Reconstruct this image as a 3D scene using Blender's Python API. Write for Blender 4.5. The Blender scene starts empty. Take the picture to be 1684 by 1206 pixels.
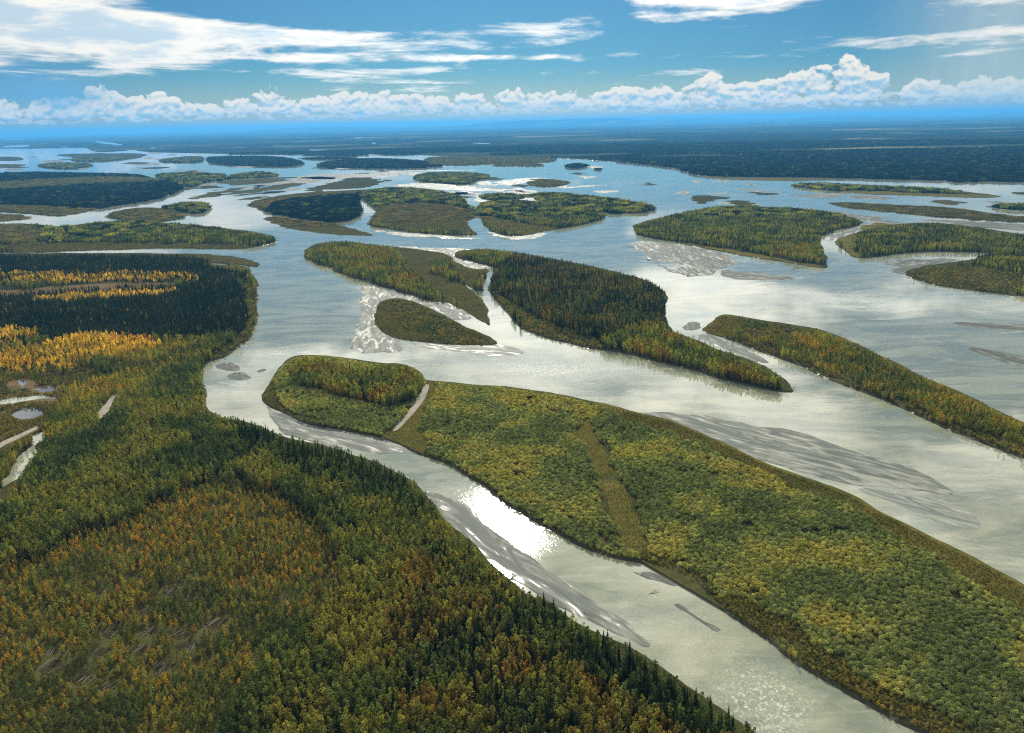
import bpy, math, random
import numpy as np
from mathutils import Matrix, Vector
R = math.radians
random.seed(7)
rng = np.random.default_rng(11)
scene = bpy.context.scene
C = scene.collection

# ------------------------------------------------------------------ camera
PW, PH, F = 1684.0, 1206.0, 1297.0
CAM_H = 300.0
PITCH, ROLL = 17.15, -1.25
cam = bpy.data.cameras.new('camera'); camo = bpy.data.objects.new('camera', cam); C.objects.link(camo)
cam.sensor_fit = 'HORIZONTAL'; cam.sensor_width = 36.0; cam.lens = 36.0*F/PW
cam.clip_start = 1.0; cam.clip_end = 500000.0
CM = Matrix.Rotation(R(90-PITCH), 4, 'X') @ Matrix.Rotation(R(ROLL), 4, 'Z')
camo.matrix_world = Matrix.Translation((0, 0, CAM_H)) @ CM
scene.camera = camo
RM = np.array(CM.to_3x3())

def px2w(x, y, z=0.0):
    """point of the ground plane seen at that place of the photograph"""
    d = RM @ np.array([(x-PW/2)/F, -(y-PH/2)/F, -1.0])
    t = (z-CAM_H)/min(d[2], -1e-4)
    return (d[0]*t, d[1]*t)
def w2px(P):
    """P (n,3) -> (n,2) photograph pixels, depth"""
    Q = (P-np.array([0, 0, CAM_H])) @ RM
    dep = -Q[:, 2]
    s = np.where(dep > 1, dep, 1.0)
    return np.stack([PW/2+F*Q[:, 0]/s, PH/2-F*Q[:, 1]/s], 1), dep

# ------------------------------------------------------------------ sun, exposure
SUN_EL, SUN_AZ = 31.4, -0.9            # degrees above the horizon, right of +Y
sd = bpy.data.lights.new('sun', 'SUN'); so = bpy.data.objects.new('sun', sd); C.objects.link(so)
sd.energy = 5.0; sd.angle = R(0.53); sd.color = (1.0, 0.93, 0.80)
tosun = Vector((math.sin(R(SUN_AZ))*math.cos(R(SUN_EL)), math.cos(R(SUN_AZ))*math.cos(R(SUN_EL)), math.sin(R(SUN_EL))))
so.rotation_euler = (-tosun).to_track_quat('-Z', 'Y').to_euler()
vs = scene.view_settings
vs.view_transform = 'Standard'; vs.look = 'None'; vs.gamma = 1.0; vs.use_curve_mapping = False; vs.exposure = 0.45
cy = scene.cycles
cy.max_bounces = 4; cy.diffuse_bounces = 1; cy.glossy_bounces = 2; cy.transmission_bounces = 2
cy.volume_bounces = 0; cy.transparent_max_bounces = 4
cy.caustics_reflective = False; cy.caustics_refractive = False
cy.sample_clamp_indirect = 4.0; cy.use_denoising = False; cy.pixel_filter_type = 'BLACKMAN_HARRIS'; cy.filter_width = 1.2

# ------------------------------------------------------------------ node helper
class G:
    def __init__(s, tree): s.t = tree; s.n = tree.nodes; s.l = tree.links
    def new(s, typ, **k):
        nd = s.n.new(typ)
        for a, v in k.items(): setattr(nd, a, v)
        return nd
    def put(s, sock, v):
        if isinstance(v, bpy.types.NodeSocket): s.l.new(v, sock)
        elif v is not None: sock.default_value = v
    def m(s, op, a, b=None, c=None, clamp=False):
        nd = s.new('ShaderNodeMath', operation=op); nd.use_clamp = clamp
        s.put(nd.inputs[0], a)
        if b is not None: s.put(nd.inputs[1], b)
        if c is not None: s.put(nd.inputs[2], c)
        return nd.outputs[0]
    def add(s, a, b): return s.m('ADD', a, b)
    def sub(s, a, b): return s.m('SUBTRACT', a, b)
    def mul(s, a, b): return s.m('MULTIPLY', a, b)
    def div(s, a, b): return s.m('DIVIDE', a, b)
    def mx(s, a, b): return s.m('MAXIMUM', a, b)
    def mn(s, a, b): return s.m('MINIMUM', a, b)
    def sstep(s, a, b, x):
        nd = s.new('ShaderNodeMapRange', interpolation_type='SMOOTHSTEP')
        s.put(nd.inputs['Value'], x); s.put(nd.inputs['From Min'], a); s.put(nd.inputs['From Max'], b)
        return nd.outputs[0]
    def comb(s, x, y, z):
        nd = s.new('ShaderNodeCombineXYZ')
        for i, v in enumerate((x, y, z)): s.put(nd.inputs[i], v)
        return nd.outputs[0]
    def sep(s, v):
        nd = s.new('ShaderNodeSeparateXYZ'); s.put(nd.inputs[0], v); return nd.outputs
    def noise(s, vec, scale=1.0, detail=4.0, rough=0.5, dist=0.0, lac=2.0):
        nd = s.new('ShaderNodeTexNoise'); s.put(nd.inputs['Vector'], vec)
        s.put(nd.inputs['Scale'], scale); s.put(nd.inputs['Detail'], detail); s.put(nd.inputs['Roughness'], rough)
        s.put(nd.inputs['Distortion'], dist); s.put(nd.inputs['Lacunarity'], lac)
        return nd.outputs[0]
    def mix(s, f, a, b):
        nd = s.new('ShaderNodeMix', data_type='RGBA')
        s.put(nd.inputs[0], f)
        for i, v in ((6, a), (7, b)):
            if isinstance(v, tuple) and len(v) == 3: v = (*v, 1)
            s.put(nd.inputs[i], v)
        return nd.outputs[2]
    def vmul(s, a, b):
        nd = s.new('ShaderNodeVectorMath', operation='MULTIPLY'); s.put(nd.inputs[0], a); s.put(nd.inputs[1], b); return nd.outputs[0]
    def vscale(s, a, k):
        nd = s.new('ShaderNodeVectorMath', operation='SCALE'); s.put(nd.inputs[0], a); s.put(nd.inputs['Scale'], k); return nd.outputs[0]

# ------------------------------------------------------------------ sky with clouds
world = bpy.data.worlds.new('World'); scene.world = world; world.use_nodes = True
world.cycles.sampling_method = 'MANUAL'; world.cycles.sample_map_resolution = 256
g = G(world.node_tree); g.n.clear()
out = g.new('ShaderNodeOutputWorld'); bg = g.new('ShaderNodeBackground'); bg.inputs['Strength'].default_value = 0.06
g.l.new(bg.outputs[0], out.inputs['Surface'])
sky = g.new('ShaderNodeTexSky', sky_type='NISHITA'); sky.sun_disc = False
sky.sun_elevation = R(SUN_EL); sky.sun_rotation = R(SUN_AZ); sky.altitude = 300; sky.air_density = 1.0; sky.dust_density = 0.6; sky.ozone_density = 2.0

tc = g.new('ShaderNodeTexCoord'); X, Y, Z = g.sep(tc.outputs['Generated'])
U = g.m('ARCTAN2', X, Y); V = g.m('ARCSINE', Z)          # azimuth, elevation in radians
skyc = g.vmul(sky.outputs[0], g.mix(g.sstep(0.0, 0.07, V), (0.46, 0.54, 0.50), (0.16, 0.41, 0.63)))
def blob(u0, v0, ru, rv, k=1.0):
    du = g.div(g.sub(U, u0), ru); dv = g.div(g.sub(V, v0), rv)
    d = g.add(g.mul(du, du), g.mul(dv, dv))
    return g.mul(g.m('EXPONENT', g.mul(d, -1.0)), k)
def addall(*a):
    r = a[0]
    for b in a[1:]: r = g.add(r, b)
    return r
# cumulus heaped along the horizon
def vor(vec, scale):
    nd = g.new('ShaderNodeTexVoronoi', feature='SMOOTH_F1'); g.put(nd.inputs['Vector'], vec); nd.inputs['Scale'].default_value = scale; nd.inputs['Smoothness'].default_value = 0.25
    return nd.outputs['Distance']
Uw = g.add(U, g.mul(g.sub(g.noise(g.comb(U, V, 4.0), 60, 3, 0.6), 0.5), 0.010))
def cum(dv=0.0):
    Vv = g.add(V, dv)
    vec = g.comb(Uw, g.mul(Vv, 1.35), 3.7)
    n1 = g.add(g.mul(g.noise(vec, 26, 8, 0.62, 0.2), 1.35), -0.175)
    b = g.add(g.mul(g.sub(0.45, vor(vec, 48)), 0.30), g.mul(g.sub(0.45, vor(vec, 120)), 0.16))
    n2 = g.noise(g.comb(U, g.mul(V, 0.4), 9.1), 11, 5, 0.65)
    top = addall(g.mul(g.sub(n2, 0.5), 0.060), 0.040, blob(0.37, 0.05, 0.055, .5, 0.026), blob(0.245, 0.05, 0.035, .5, 0.012), blob(-0.27, 0.04, 0.03, .5, 0.010), blob(-0.45, 0.04, 0.02, .5, 0.014))
    prof = g.mul(g.sstep(0.004, 0.020, Vv), g.sub(1.0, g.sstep(g.sub(top, 0.014), g.add(top, 0.008), Vv)))
    return g.mul(g.sub(addall(n1, b, g.mul(prof, 0.57)), 0.855), 6.0)
c0 = cum(); c1 = cum(0.0040)
cumA = g.sstep(0.0, 0.5, c0)
cumL = g.m('MULTIPLY', g.add(g.add(0.50, g.mul(g.sub(c0, c1), 0.85)), g.mul(g.sub(g.noise(g.comb(Uw, V, 8.0), 40, 5, 0.6), 0.5), 1.2)), 1.0, clamp=True)
n5 = g.noise(g.comb(Uw, g.mul(V, 2.6), 12.0), 62, 6, 0.62)
cum2 = g.mul(g.sub(addall(n5, g.mul(g.sub(0.45, vor(g.comb(Uw, g.mul(V, 2.2), 6.0), 110)), 0.25), g.mul(g.mul(g.sstep(0.006, 0.012, V), g.sub(1.0, g.sstep(0.018, 0.034, V))), 0.25)), 0.665), 6.0)
cum2A = g.mul(g.mul(g.sstep(0.0, 0.8, cum2), 0.75), g.sub(1.0, g.sstep(0.024, 0.040, V)))
# stratiform sheets high up, seen in perspective
zi = g.div(1.0, g.mx(Z, 0.03))
PXc = g.mul(X, zi); PYc = g.mul(Y, zi)
s1 = g.noise(g.comb(g.mul(PXc, 0.55), g.mul(PYc, 0.32), 1.3), 1.0, 9, 0.62, 0.6)
s2 = g.noise(g.comb(U, g.mul(V, 5.0), 5.3), 6.0, 8, 0.62, 0.4)
sn = g.add(g.mul(s1, 0.45), g.mul(s2, 0.55))
cover = addall(
    blob(-0.52, 0.092, 0.26, 0.030, 0.46), blob(-0.27, 0.100, 0.20, 0.013, 0.40), blob(-0.22, 0.076, 0.22, 0.006, 0.30),
    blob(-0.42, 0.125, 0.10, 0.020, 0.22), blob(-0.62, 0.135, 0.14, 0.022, 0.34),
    blob(-0.07, 0.140, 0.09, 0.008, 0.30), blob(0.27, 0.130, 0.12, 0.012, 0.42), blob(0.20, 0.112, 0.07, 0.007, 0.34),
    blob(0.45, 0.140, 0.12, 0.010, 0.25), blob(0.02, 0.073, 0.09, 0.004, 0.28), blob(0.36, 0.070, 0.22, 0.005, 0.22), blob(0.50, 0.150, 0.25, 0.012, 0.30), blob(-0.12, 0.155, 0.16, 0.012, 0.34), blob(0.05, 0.100, 0.5, 0.018, 0.10), blob(0.26, 0.125, 0.14, 0.016, 0.22), blob(0.50, 0.078, 0.16, 0.005, 0.22), blob(0.12, 0.055, 0.5, 0.005, 0.14),
    blob(0.60, 0.110, 0.12, 0.05, 0.24), blob(-0.15, 0.045, 0.4, 0.006, 0.12),
    blob(-0.335, 0.195, 0.10, 0.060, -0.46), blob(0.52, 0.285, 0.13, 0.06, -0.36), blob(-0.02, 0.158, 0.22, 0.040, -0.42),
    g.mul(g.sstep(0.140, 0.18, V), 0.33),
    blob(-0.48, 0.112, 0.26, 0.030, 0.24), blob(0.30, 0.135, 0.30, 0.014, 0.22), blob(-0.10, 0.062, 0.35, 0.004, 0.18), blob(-0.60, 0.065, 0.10, 0.010, 0.20))
s1v = g.mul(g.sub(g.add(g.add(0.5, g.mul(g.sub(sn, 0.5), 2.3)), cover), 0.69), 3.2)
strA = g.sstep(0.0, 0.9, s1v)
strL = g.sub(1.0, g.mul(g.sstep(0.6, 2.6, g.add(s1v, g.mul(g.sub(g.noise(g.comb(U, g.mul(V, 4.0), 1.7), 16, 7, 0.65), 0.5), 7.0))), 0.75))
# soft glare of thin cloud round the sun
du = g.sub(U, R(SUN_AZ)); dv = g.sub(V, R(SUN_EL))
glow = g.m('EXPONENT', g.mul(g.add(g.mul(du, du), g.mul(dv, dv)), -9.0))
bright = g.add(g.add(12.5, g.mul(g.sstep(0.12, 0.20, V), 11.0)), g.mul(glow, 24.0))
cloudhi = g.mix(strL, (0.42, 0.60, 0.74), (1.0, 0.955, 0.86))
cloudlo = g.mix(cumL, (0.36, 0.56, 0.70), (1.0, 0.91, 0.76))
rain = g.m('MULTIPLY', blob(-0.535, 0.050, 0.045, 0.020, 1.3), 1.0, clamp=True)
veil = g.m('MULTIPLY', g.mul(g.sstep(0.38, 0.55, U), g.add(0.45, g.mul(g.noise(g.comb(g.mul(U, 9), V, 2.2), 5, 3, 0.5), 0.8))), 1.0, clamp=True)
veil = g.mul(veil, g.sub(1.0, g.sstep(0.15, 0.25, V)))
col = g.mix(g.mul(rain, 0.85), skyc, (1.6, 4.4, 7.2))
col = g.mix(g.mul(cumA, 0.93), col, g.vscale(cloudlo, 13.0))
col = g.mix(cum2A, col, (11.0, 10.6, 9.2))
col = g.mix(g.m('MULTIPLY', g.mul(blob(-0.495, 0.040, 0.050, 0.017, 1.0), g.add(0.3, g.noise(g.comb(g.mul(U, 2.0), V, 3.0), 30, 5, 0.6))), 1.2, clamp=True), col, (2.0, 5.2, 8.2))
col = g.mix(g.mul(veil, 0.7), col, (7.0, 8.2, 7.8))
col = g.mix(g.mul(strA, 0.95), col, g.vscale(cloudhi, bright))
g.l.new(col, bg.inputs['Color'])

# ------------------------------------------------------------------ materials
def material(name):
    m = bpy.data.materials.new(name); m.use_nodes = True
    k = G(m.node_tree); k.n.clear()
    o = k.new('ShaderNodeOutputMaterial')
    return m, k, o
def principled(k, o, **v):
    b = k.new('ShaderNodeBsdfPrincipled')
    for a, x in v.items():
        a = a.replace('_', ' ')
        if isinstance(x, tuple) and len(x) == 3 and b.inputs[a].type == 'RGBA': x = (*x, 1)
        k.put(b.inputs[a], x)
    k.l.new(b.outputs[0], o.inputs['Surface'])
    return b
def bump(k, h, dist, strength=1.0):
    b = k.new('ShaderNodeBump'); k.put(b.inputs['Height'], h); k.put(b.inputs['Distance'], dist); k.put(b.inputs['Strength'], strength)
    return b.outputs[0]

def mat_water():
    m, k, o = material('silty_river_water')
    P = k.new('ShaderNodeNewGeometry').outputs['Position']
    x, y, z = k.sep(P)
    def zone(px, py, rx, ry, amt):
        wx, wy = px2w(px, py)
        dx = k.div(k.sub(x, wx), rx); dy = k.div(k.sub(y, wy), ry)
        return k.mul(k.m('EXPONENT', k.mul(k.add(k.mul(dx, dx), k.mul(dy, dy)), -1.0)), amt)
    flow = k.noise(k.comb(k.mul(x, 1/160), k.mul(y, 1/70), 0.0), 1.0, 6, 0.62, 1.6)
    fine = k.noise(k.comb(k.mul(x, 1/26), k.mul(y, 1/12), 1.0), 1.0, 5, 0.6, 1.0)
    rough_area = k.sstep(0.50, 0.70, k.noise(k.comb(k.mul(x, 1/120), k.mul(y, 1/80), 4.0), 1.0, 4, 0.6, 0.8))
    z1 = zone(930, 607, 130, 60, 1.0); z2 = zone(1260, 1150, 34, 42, 0.95); z3 = zone(830, 842, 55, 60, 1.0); z4 = zone(1150, 1010, 30, 40, 0.25)
    act = k.add(k.add(k.mul(rough_area, 0.16), z1), k.add(k.add(z2, z4), z3))
    r1 = k.noise(P, 0.6, 3, 0.6, 0.3); r2 = k.noise(P, 0.14, 3, 0.55, 0.5)
    h = k.add(k.mul(k.mul(r1, 0.5), act), k.mul(r2, k.add(0.05, k.mul(act, 0.7))))
    line = k.noise(k.comb(k.mul(x, 1/240), k.mul(y, 1/26), 6.0), 1.0, 7, 0.66, 2.2)
    base = k.mix(k.sstep(0.38, 0.62, flow), (0.145, 0.165, 0.115), (0.235, 0.245, 0.165))
    base = k.mix(k.mul(k.sstep(0.5, 0.7, fine), 0.35), base, (0.32, 0.33, 0.25))
    base = k.mix(k.mul(k.sstep(0.56, 0.70, line), 0.45), base, (0.36, 0.36, 0.28))
    foam_sparkle = k.mul(k.sstep(0.50, 0.64, k.noise(P, 0.45, 6, 0.75, 0.8)), k.mul(k.m('MULTIPLY', k.sub(act, 0.45), 1.6, clamp=True), 0.8))
    base = k.mix(foam_sparkle, base, (0.75, 0.75, 0.70))  # white for foam, and for sun sparkles painted into the ruffled patches
    ro = k.add(0.035, k.mul(act, 0.05))
    principled(k, o, Base_Color=base, Roughness=ro, IOR=1.60, Normal=bump(k, h, 0.30))
    return m
def mat_ground(name, a, b, c, sc=0.12, rough=0.95):
    m, k, o = material(name)
    P = k.new('ShaderNodeNewGeometry').outputs['Position']
    n1 = k.noise(P, sc, 6, 0.65, 0.4); n3 = k.noise(P, sc*6, 3, 0.6)
    px_, py_, pz_ = k.sep(P); n2 = k.noise(k.comb(k.mul(px_, sc*0.05), k.mul(py_, sc*0.22), 0.0), 1.0, 5, 0.62, 1.4)
    col = k.mix(k.sstep(0.35, 0.65, n1), a, b)
    col = k.mix(k.mul(k.sstep(0.45, 0.68, n2), 0.8), col, c)
    principled(k, o, Base_Color=col, Roughness=rough, Specular_IOR_Level=0.0, Normal=bump(k, k.add(n3, n1), 0.8, 0.7))
    return m
def mat_sand(name, wet=0.5, dark=1.0):
    m, k, o = material(name)
    tcx = k.new('ShaderNodeTexCoord').outputs['Object']
    x, y, z = k.sep(tcx)
    n = k.noise(k.comb(k.mul(x, 1/85), k.mul(y, 1/13), 0.5), 1.0, 7, 0.6, 1.3)
    n2 = k.noise(k.comb(k.mul(x, 1/48), k.mul(y, 1/12), 7.5), 1.0, 6, 0.55, 1.6)
    n3 = k.noise(k.comb(k.mul(x, 1/160), k.mul(y, 1/22), 2.5), 1.0, 4, 0.55, 0.7)
    w = k.mul(k.sstep(0.46-0.14*wet, 0.64-0.12*wet, n), k.sstep(0.38, 0.60, n2))
    w = k.m('MULTIPLY', k.add(w, k.mul(k.sstep(0.55, 0.66, n3), 0.6)), 1.0, clamp=True)
    base = k.mix(k.sstep(0.3, 0.7, n2), tuple(dark*q for q in (0.088, 0.100, 0.090)), tuple(dark*q for q in (0.118, 0.132, 0.115)))
    base = k.mix(k.mul(w, 0.62), base, (0.30, 0.31, 0.25))  # pale streaks: bright sky sheen of the wet film, put into the base colour
    w2 = k.mul(k.sstep(0.56, 0.62, n2), w)
    ro = k.add(0.60, k.mul(w2, -0.30))
    principled(k, o, Base_Color=base, Roughness=ro, IOR=1.36, Specular_IOR_Level=k.add(0.04, k.mul(w2, 0.35)), Normal=bump(k, k.noise(tcx, 0.5, 5, 0.6), 0.10, 0.25))
    return m
def mat_wetedge():
    m, k, o = material('wet_silt_edge')
    P = k.new('ShaderNodeNewGeometry').outputs['Position']
    n = k.noise(P, 0.10, 5, 0.6, 0.5)
    w = k.sstep(0.56, 0.66, n)
    principled(k, o, Base_Color=k.mix(w, (0.055, 0.055, 0.038), (0.17, 0.165, 0.13)), Roughness=k.sub(0.6, k.mul(w, 0.25)), Specular_IOR_Level=k.mul(w, 0.15), IOR=1.36, Normal=bump(k, k.noise(P, 0.8, 4, 0.6), 0.12, 0.5))
    return m
def mat_leaf():
    m, k, o = material('leaves')
    at = k.new('ShaderNodeAttribute', attribute_name='tint', attribute_type='INSTANCER')
    P = k.new('ShaderNodeNewGeometry').outputs['Position']
    n = k.noise(P, 0.9, 2, 0.6)
    c = k.vscale(at.outputs['Vector'], k.add(0.75, k.mul(n, 1.3)))
    d = k.new('ShaderNodeBsdfDiffuse'); t = k.new('ShaderNodeBsdfTranslucent')
    k.put(d.inputs['Color'], c)
    c2 = k.vmul(c, (1.25, 1.30, 0.55)); k.put(t.inputs['Color'], c2)
    mx = k.new('ShaderNodeMixShader'); mx.inputs[0].default_value = 0.48
    k.l.new(d.outputs[0], mx.inputs[1]); k.l.new(t.outputs[0], mx.inputs[2]); k.l.new(mx.outputs[0], o.inputs['Surface'])
    return m
def mat_plain(name, c, rough=0.85):
    m, k, o = material(name)
    P = k.new('ShaderNodeNewGeometry').outputs['Position']
    n = k.noise(P, 2.5, 4, 0.6)
    principled(k, o, Base_Color=k.mix(n, tuple(q*0.6 for q in c), tuple(min(1, q*1.3) for q in c)), Roughness=rough, Specular_IOR_Level=0.2)
    return m
def mat_far():
    m, k, o = material('distant_forest_floor')
    P = k.new('ShaderNodeNewGeometry').outputs['Position']
    x, y, z = k.sep(P)
    n1 = k.noise(k.comb(k.mul(x, 1/2600), k.mul(y, 1/2300), 0.0), 1.0, 6, 0.62, 0.7)
    n2 = k.noise(k.comb(k.mul(x, 1/420), k.mul(y, 1/420), 3.0), 1.0, 5, 0.6, 0.5)
    n3 = k.noise(k.comb(k.mul(x, 1/40), k.mul(y, 1/40), 3.0), 1.0, 3, 0.6)
    c = k.mix(k.sstep(0.35, 0.65, n2), (0.010, 0.018, 0.018), (0.020, 0.030, 0.024))
    n4 = k.noise(k.comb(k.mul(x, 1/9000), k.mul(y, 1/5000), 5.0), 1.0, 4, 0.6, 0.6)
    c = k.mix(k.mul(k.sstep(0.48, 0.62, n4), 0.6), c, (0.050, 0.062, 0.034))
    c = k.mix(k.mul(k.sstep(0.55, 0.64, n1), 0.9), c, (0.17, 0.15, 0.075))
    principled(k, o, Base_Color=c, Roughness=1.0, Specular_IOR_Level=0.0, Normal=bump(k, n3, 12.0, 0.6))
    return m
def mat_pool():
    m, k, o = material('dark_pool_water')
    P = k.new('ShaderNodeNewGeometry').outputs['Position']
    principled(k, o, Base_Color=k.mix(k.noise(P, 0.1, 3), (0.012, 0.02, 0.025), (0.03, 0.04, 0.04)), Roughness=0.05, IOR=1.36, Normal=bump(k, k.noise(P, 0.4, 3), 0.03))
    return m
MPOOL = mat_pool()
MW = mat_water(); MWE = mat_wetedge()
M = dict(
    floor=mat_ground('forest_floor', (0.030, 0.036, 0.014), (0.048, 0.050, 0.019), (0.065, 0.056, 0.024)),
    scrub=mat_ground('scrub_floor', (0.048, 0.052, 0.020), (0.075, 0.068, 0.027), (0.036, 0.044, 0.017)),
    grass=mat_ground('meadow_grass', (0.082, 0.080, 0.020), (0.120, 0.098, 0.028), (0.042, 0.058, 0.018), 0.2),
    moor=mat_ground('brown_moor', (0.105, 0.075, 0.036), (0.15, 0.11, 0.055), (0.055, 0.055, 0.024), 0.2),
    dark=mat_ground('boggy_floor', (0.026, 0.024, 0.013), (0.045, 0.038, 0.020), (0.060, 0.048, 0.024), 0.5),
    sand=mat_sand('wet_sand', 0.5), mud=mat_sand('dark_mud', 0.25, 0.75), shoal=mat_sand('pale_shoal', 0.8, 1.35),
    track=mat_ground('pale_silt', (0.26, 0.24, 0.19), (0.32, 0.30, 0.25), (0.20, 0.19, 0.15), 0.3),
    far=mat_far())
ML = mat_leaf(); MT = mat_plain('bark', (0.16, 0.135, 0.10)); MLOG = mat_plain('bleached_wood', (0.30, 0.28, 0.24), 0.7)

# ------------------------------------------------------------------ numpy helpers
def smooth(P, it=2):
    P = np.array(P, float)
    for _ in range(it):
        Q = np.roll(P, -1, 0); P = np.stack([0.75*P+0.25*Q, 0.25*P+0.75*Q], 1).reshape(-1, 2)
    return P
def inpoly(pts, poly):
    x, y = pts[:, 0], pts[:, 1]; r = np.zeros(len(pts), bool)
    n = len(poly); j = n-1
    bb = (x >= poly[:, 0].min()) & (x <= poly[:, 0].max()) & (y >= poly[:, 1].min()) & (y <= poly[:, 1].max())
    idx = np.nonzero(bb)[0]
    if not len(idx): return r
    xx, yy = x[idx], y[idx]; rr = np.zeros(len(idx), bool)
    for i in range(n):
        yi, yj, xi, xj = poly[i, 1], poly[j, 1], poly[i, 0], poly[j, 0]
        if yi != yj:
            c = ((yi > yy) != (yj > yy)) & (xx < (xj-xi)*(yy-yi)/(yj-yi)+xi)
            rr ^= c
        j = i
    r[idx] = rr
    return r
def vnoise(x, y, seed=0):
    xi = np.floor(x).astype(np.int64); yi = np.floor(y).astype(np.int64); fx = x-xi; fy = y-yi
    fx = fx*fx*(3-2*fx); fy = fy*fy*(3-2*fy)
    def hs(a, b):
        h = (a*374761393+b*668265263+seed*974711) & 0xffffffff
        h = ((h ^ (h >> 13))*1274126177) & 0xffffffff
        return ((h ^ (h >> 16)) & 0xffff)/65535.0
    return (hs(xi, yi)*(1-fx)+hs(xi+1, yi)*fx)*(1-fy)+(hs(xi, yi+1)*(1-fx)+hs(xi+1, yi+1)*fx)*fy
def fbm(x, y, seed=0, o=3):
    s = 0; a = 0.5; t = 0
    for i in range(o):
        s = s+a*vnoise(x*2**i, y*2**i, seed+i); t += a; a *= 0.55
    return s/t

# ------------------------------------------------------------------ terrain sheets
def outline(poly, z=0.0, rough=0.35):
    """traced corners -> smooth shoreline on the ground, with small wobbles"""
    W = np.array([p[1:] if p[0] == 'w' else px2w(p[0], p[1], z) for p in poly], float)
    W = smooth(W, 2)
    o = []
    n = len(W)
    for i in range(n):
        a, b = W[i], W[(i+1) % n]; L = np.hypot(*(b-a)); d = max(60.0, np.hypot(*((a+b)/2)))
        st = max(2.5, d*0.006); k = int(min(max(1, L/st), 400))
        for j in range(k): o.append(a+(b-a)*j/k)
    o = np.array(o)
    if rough:
        T = np.roll(o, -1, 0)-np.roll(o, 1, 0); T /= np.maximum(np.hypot(T[:, 0], T[:, 1])[:, None], 1e-6)
        N = np.stack([T[:, 1], -T[:, 0]], 1); d = np.hypot(o[:, 0], o[:, 1])
        amp = np.clip(d*0.0045, 1.2, 18)*rough
        w = (fbm(o[:, 0]/11, o[:, 1]/11, 5, 3)-0.5)*2+(fbm(o[:, 0]/45, o[:, 1]/45, 15, 2)-0.5)*5.5
        o = o+N*(w*amp)[:, None]
    return o
from mathutils.geometry import tessellate_polygon
def area(P): return 0.5*np.sum(P[:, 0]*np.roll(P[:, 1], -1)-np.roll(P[:, 0], -1)*P[:, 1])
def sheet(name, P, top, skirt, mat, kind='structure', low=-0.6, edge=None):
    """flat-topped ground with a sloping bank running down under the water"""
    if area(P) < 0: P = P[::-1]
    c = P.mean(0); Q = P-c
    u, s_, vt = np.linalg.svd(Q, full_matrices=False); ang = math.atan2(vt[0, 1], vt[0, 0])
    ca, sa = math.cos(-ang), math.sin(-ang)
    L = np.stack([Q[:, 0]*ca-Q[:, 1]*sa, Q[:, 0]*sa+Q[:, 1]*ca], 1)
    n = len(L)
    verts = [(a, b, top) for a, b in L]
    tris = tessellate_polygon([[Vector((a, b, 0)) for a, b in L]])
    faces = []
    for t in tris:
        a, b, d = t
        ar = (L[b][0]-L[a][0])*(L[d][1]-L[a][1])-(L[b][1]-L[a][1])*(L[d][0]-L[a][0])
        faces.append((a, b, d) if ar > 0 else (a, d, b))
    if skirt > 0:
        T = np.roll(L, -1, 0)-np.roll(L, 1, 0); T /= np.maximum(np.hypot(T[:, 0], T[:, 1])[:, None], 1e-6)
        O = L+np.stack([T[:, 1], -T[:, 0]], 1)*skirt
        verts += [(a, b, low) for a, b in O]
        for i in range(n):
            j = (i+1) % n; faces.append((i, n+i, n+j, j))
    me = bpy.data.meshes.new(name); me.from_pydata(verts, [], faces); me.materials.append(mat); me.materials.append(edge or MWE); me.update()
    if skirt > 0: me.polygons.foreach_set('material_index', [0]*len(tris)+[1]*n)
    ob = bpy.data.objects.new(name, me); C.objects.link(ob); ob.location = (c[0], c[1], 0); ob.rotation_euler = (0, 0, ang)
    if kind: ob['kind'] = kind
    return ob

# ------------------------------------------------------------------ vegetation types
OL = [(0.050, 0.068, 0.028), (0.078, 0.098, 0.034), (0.105, 0.125, 0.038), (0.140, 0.145, 0.040), (0.185, 0.165, 0.040)]
OLG = [(0.070, 0.090, 0.030), (0.105, 0.125, 0.034), (0.150, 0.165, 0.038), (0.21, 0.195, 0.038)]
GO = [(0.100, 0.105, 0.032), (0.165, 0.148, 0.036), (0.21, 0.170, 0.036), (0.26, 0.178, 0.034), (0.33, 0.185, 0.034)]
YE = [(0.30, 0.21, 0.035), (0.46, 0.31, 0.040), (0.58, 0.40, 0.06), (0.40, 0.22, 0.03)]
SP = [(0.018, 0.030, 0.016), (0.028, 0.040, 0.020), (0.040, 0.052, 0.022)]
WI = [(0.115, 0.138, 0.056), (0.150, 0.172, 0.066), (0.190, 0.208, 0.076), (0.230, 0.238, 0.078), (0.28, 0.245, 0.070)]
GR = [(0.095, 0.088, 0.028), (0.14, 0.115, 0.038), (0.19, 0.145, 0.046), (0.085, 0.098, 0.030)]
WB = [(0.085, 0.088, 0.034), (0.125, 0.112, 0.040), (0.18, 0.135, 0.046)]
BR = [(0.058, 0.062, 0.026), (0.095, 0.080, 0.026), (0.15, 0.100, 0.026), (0.20, 0.115, 0.024)]
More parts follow.
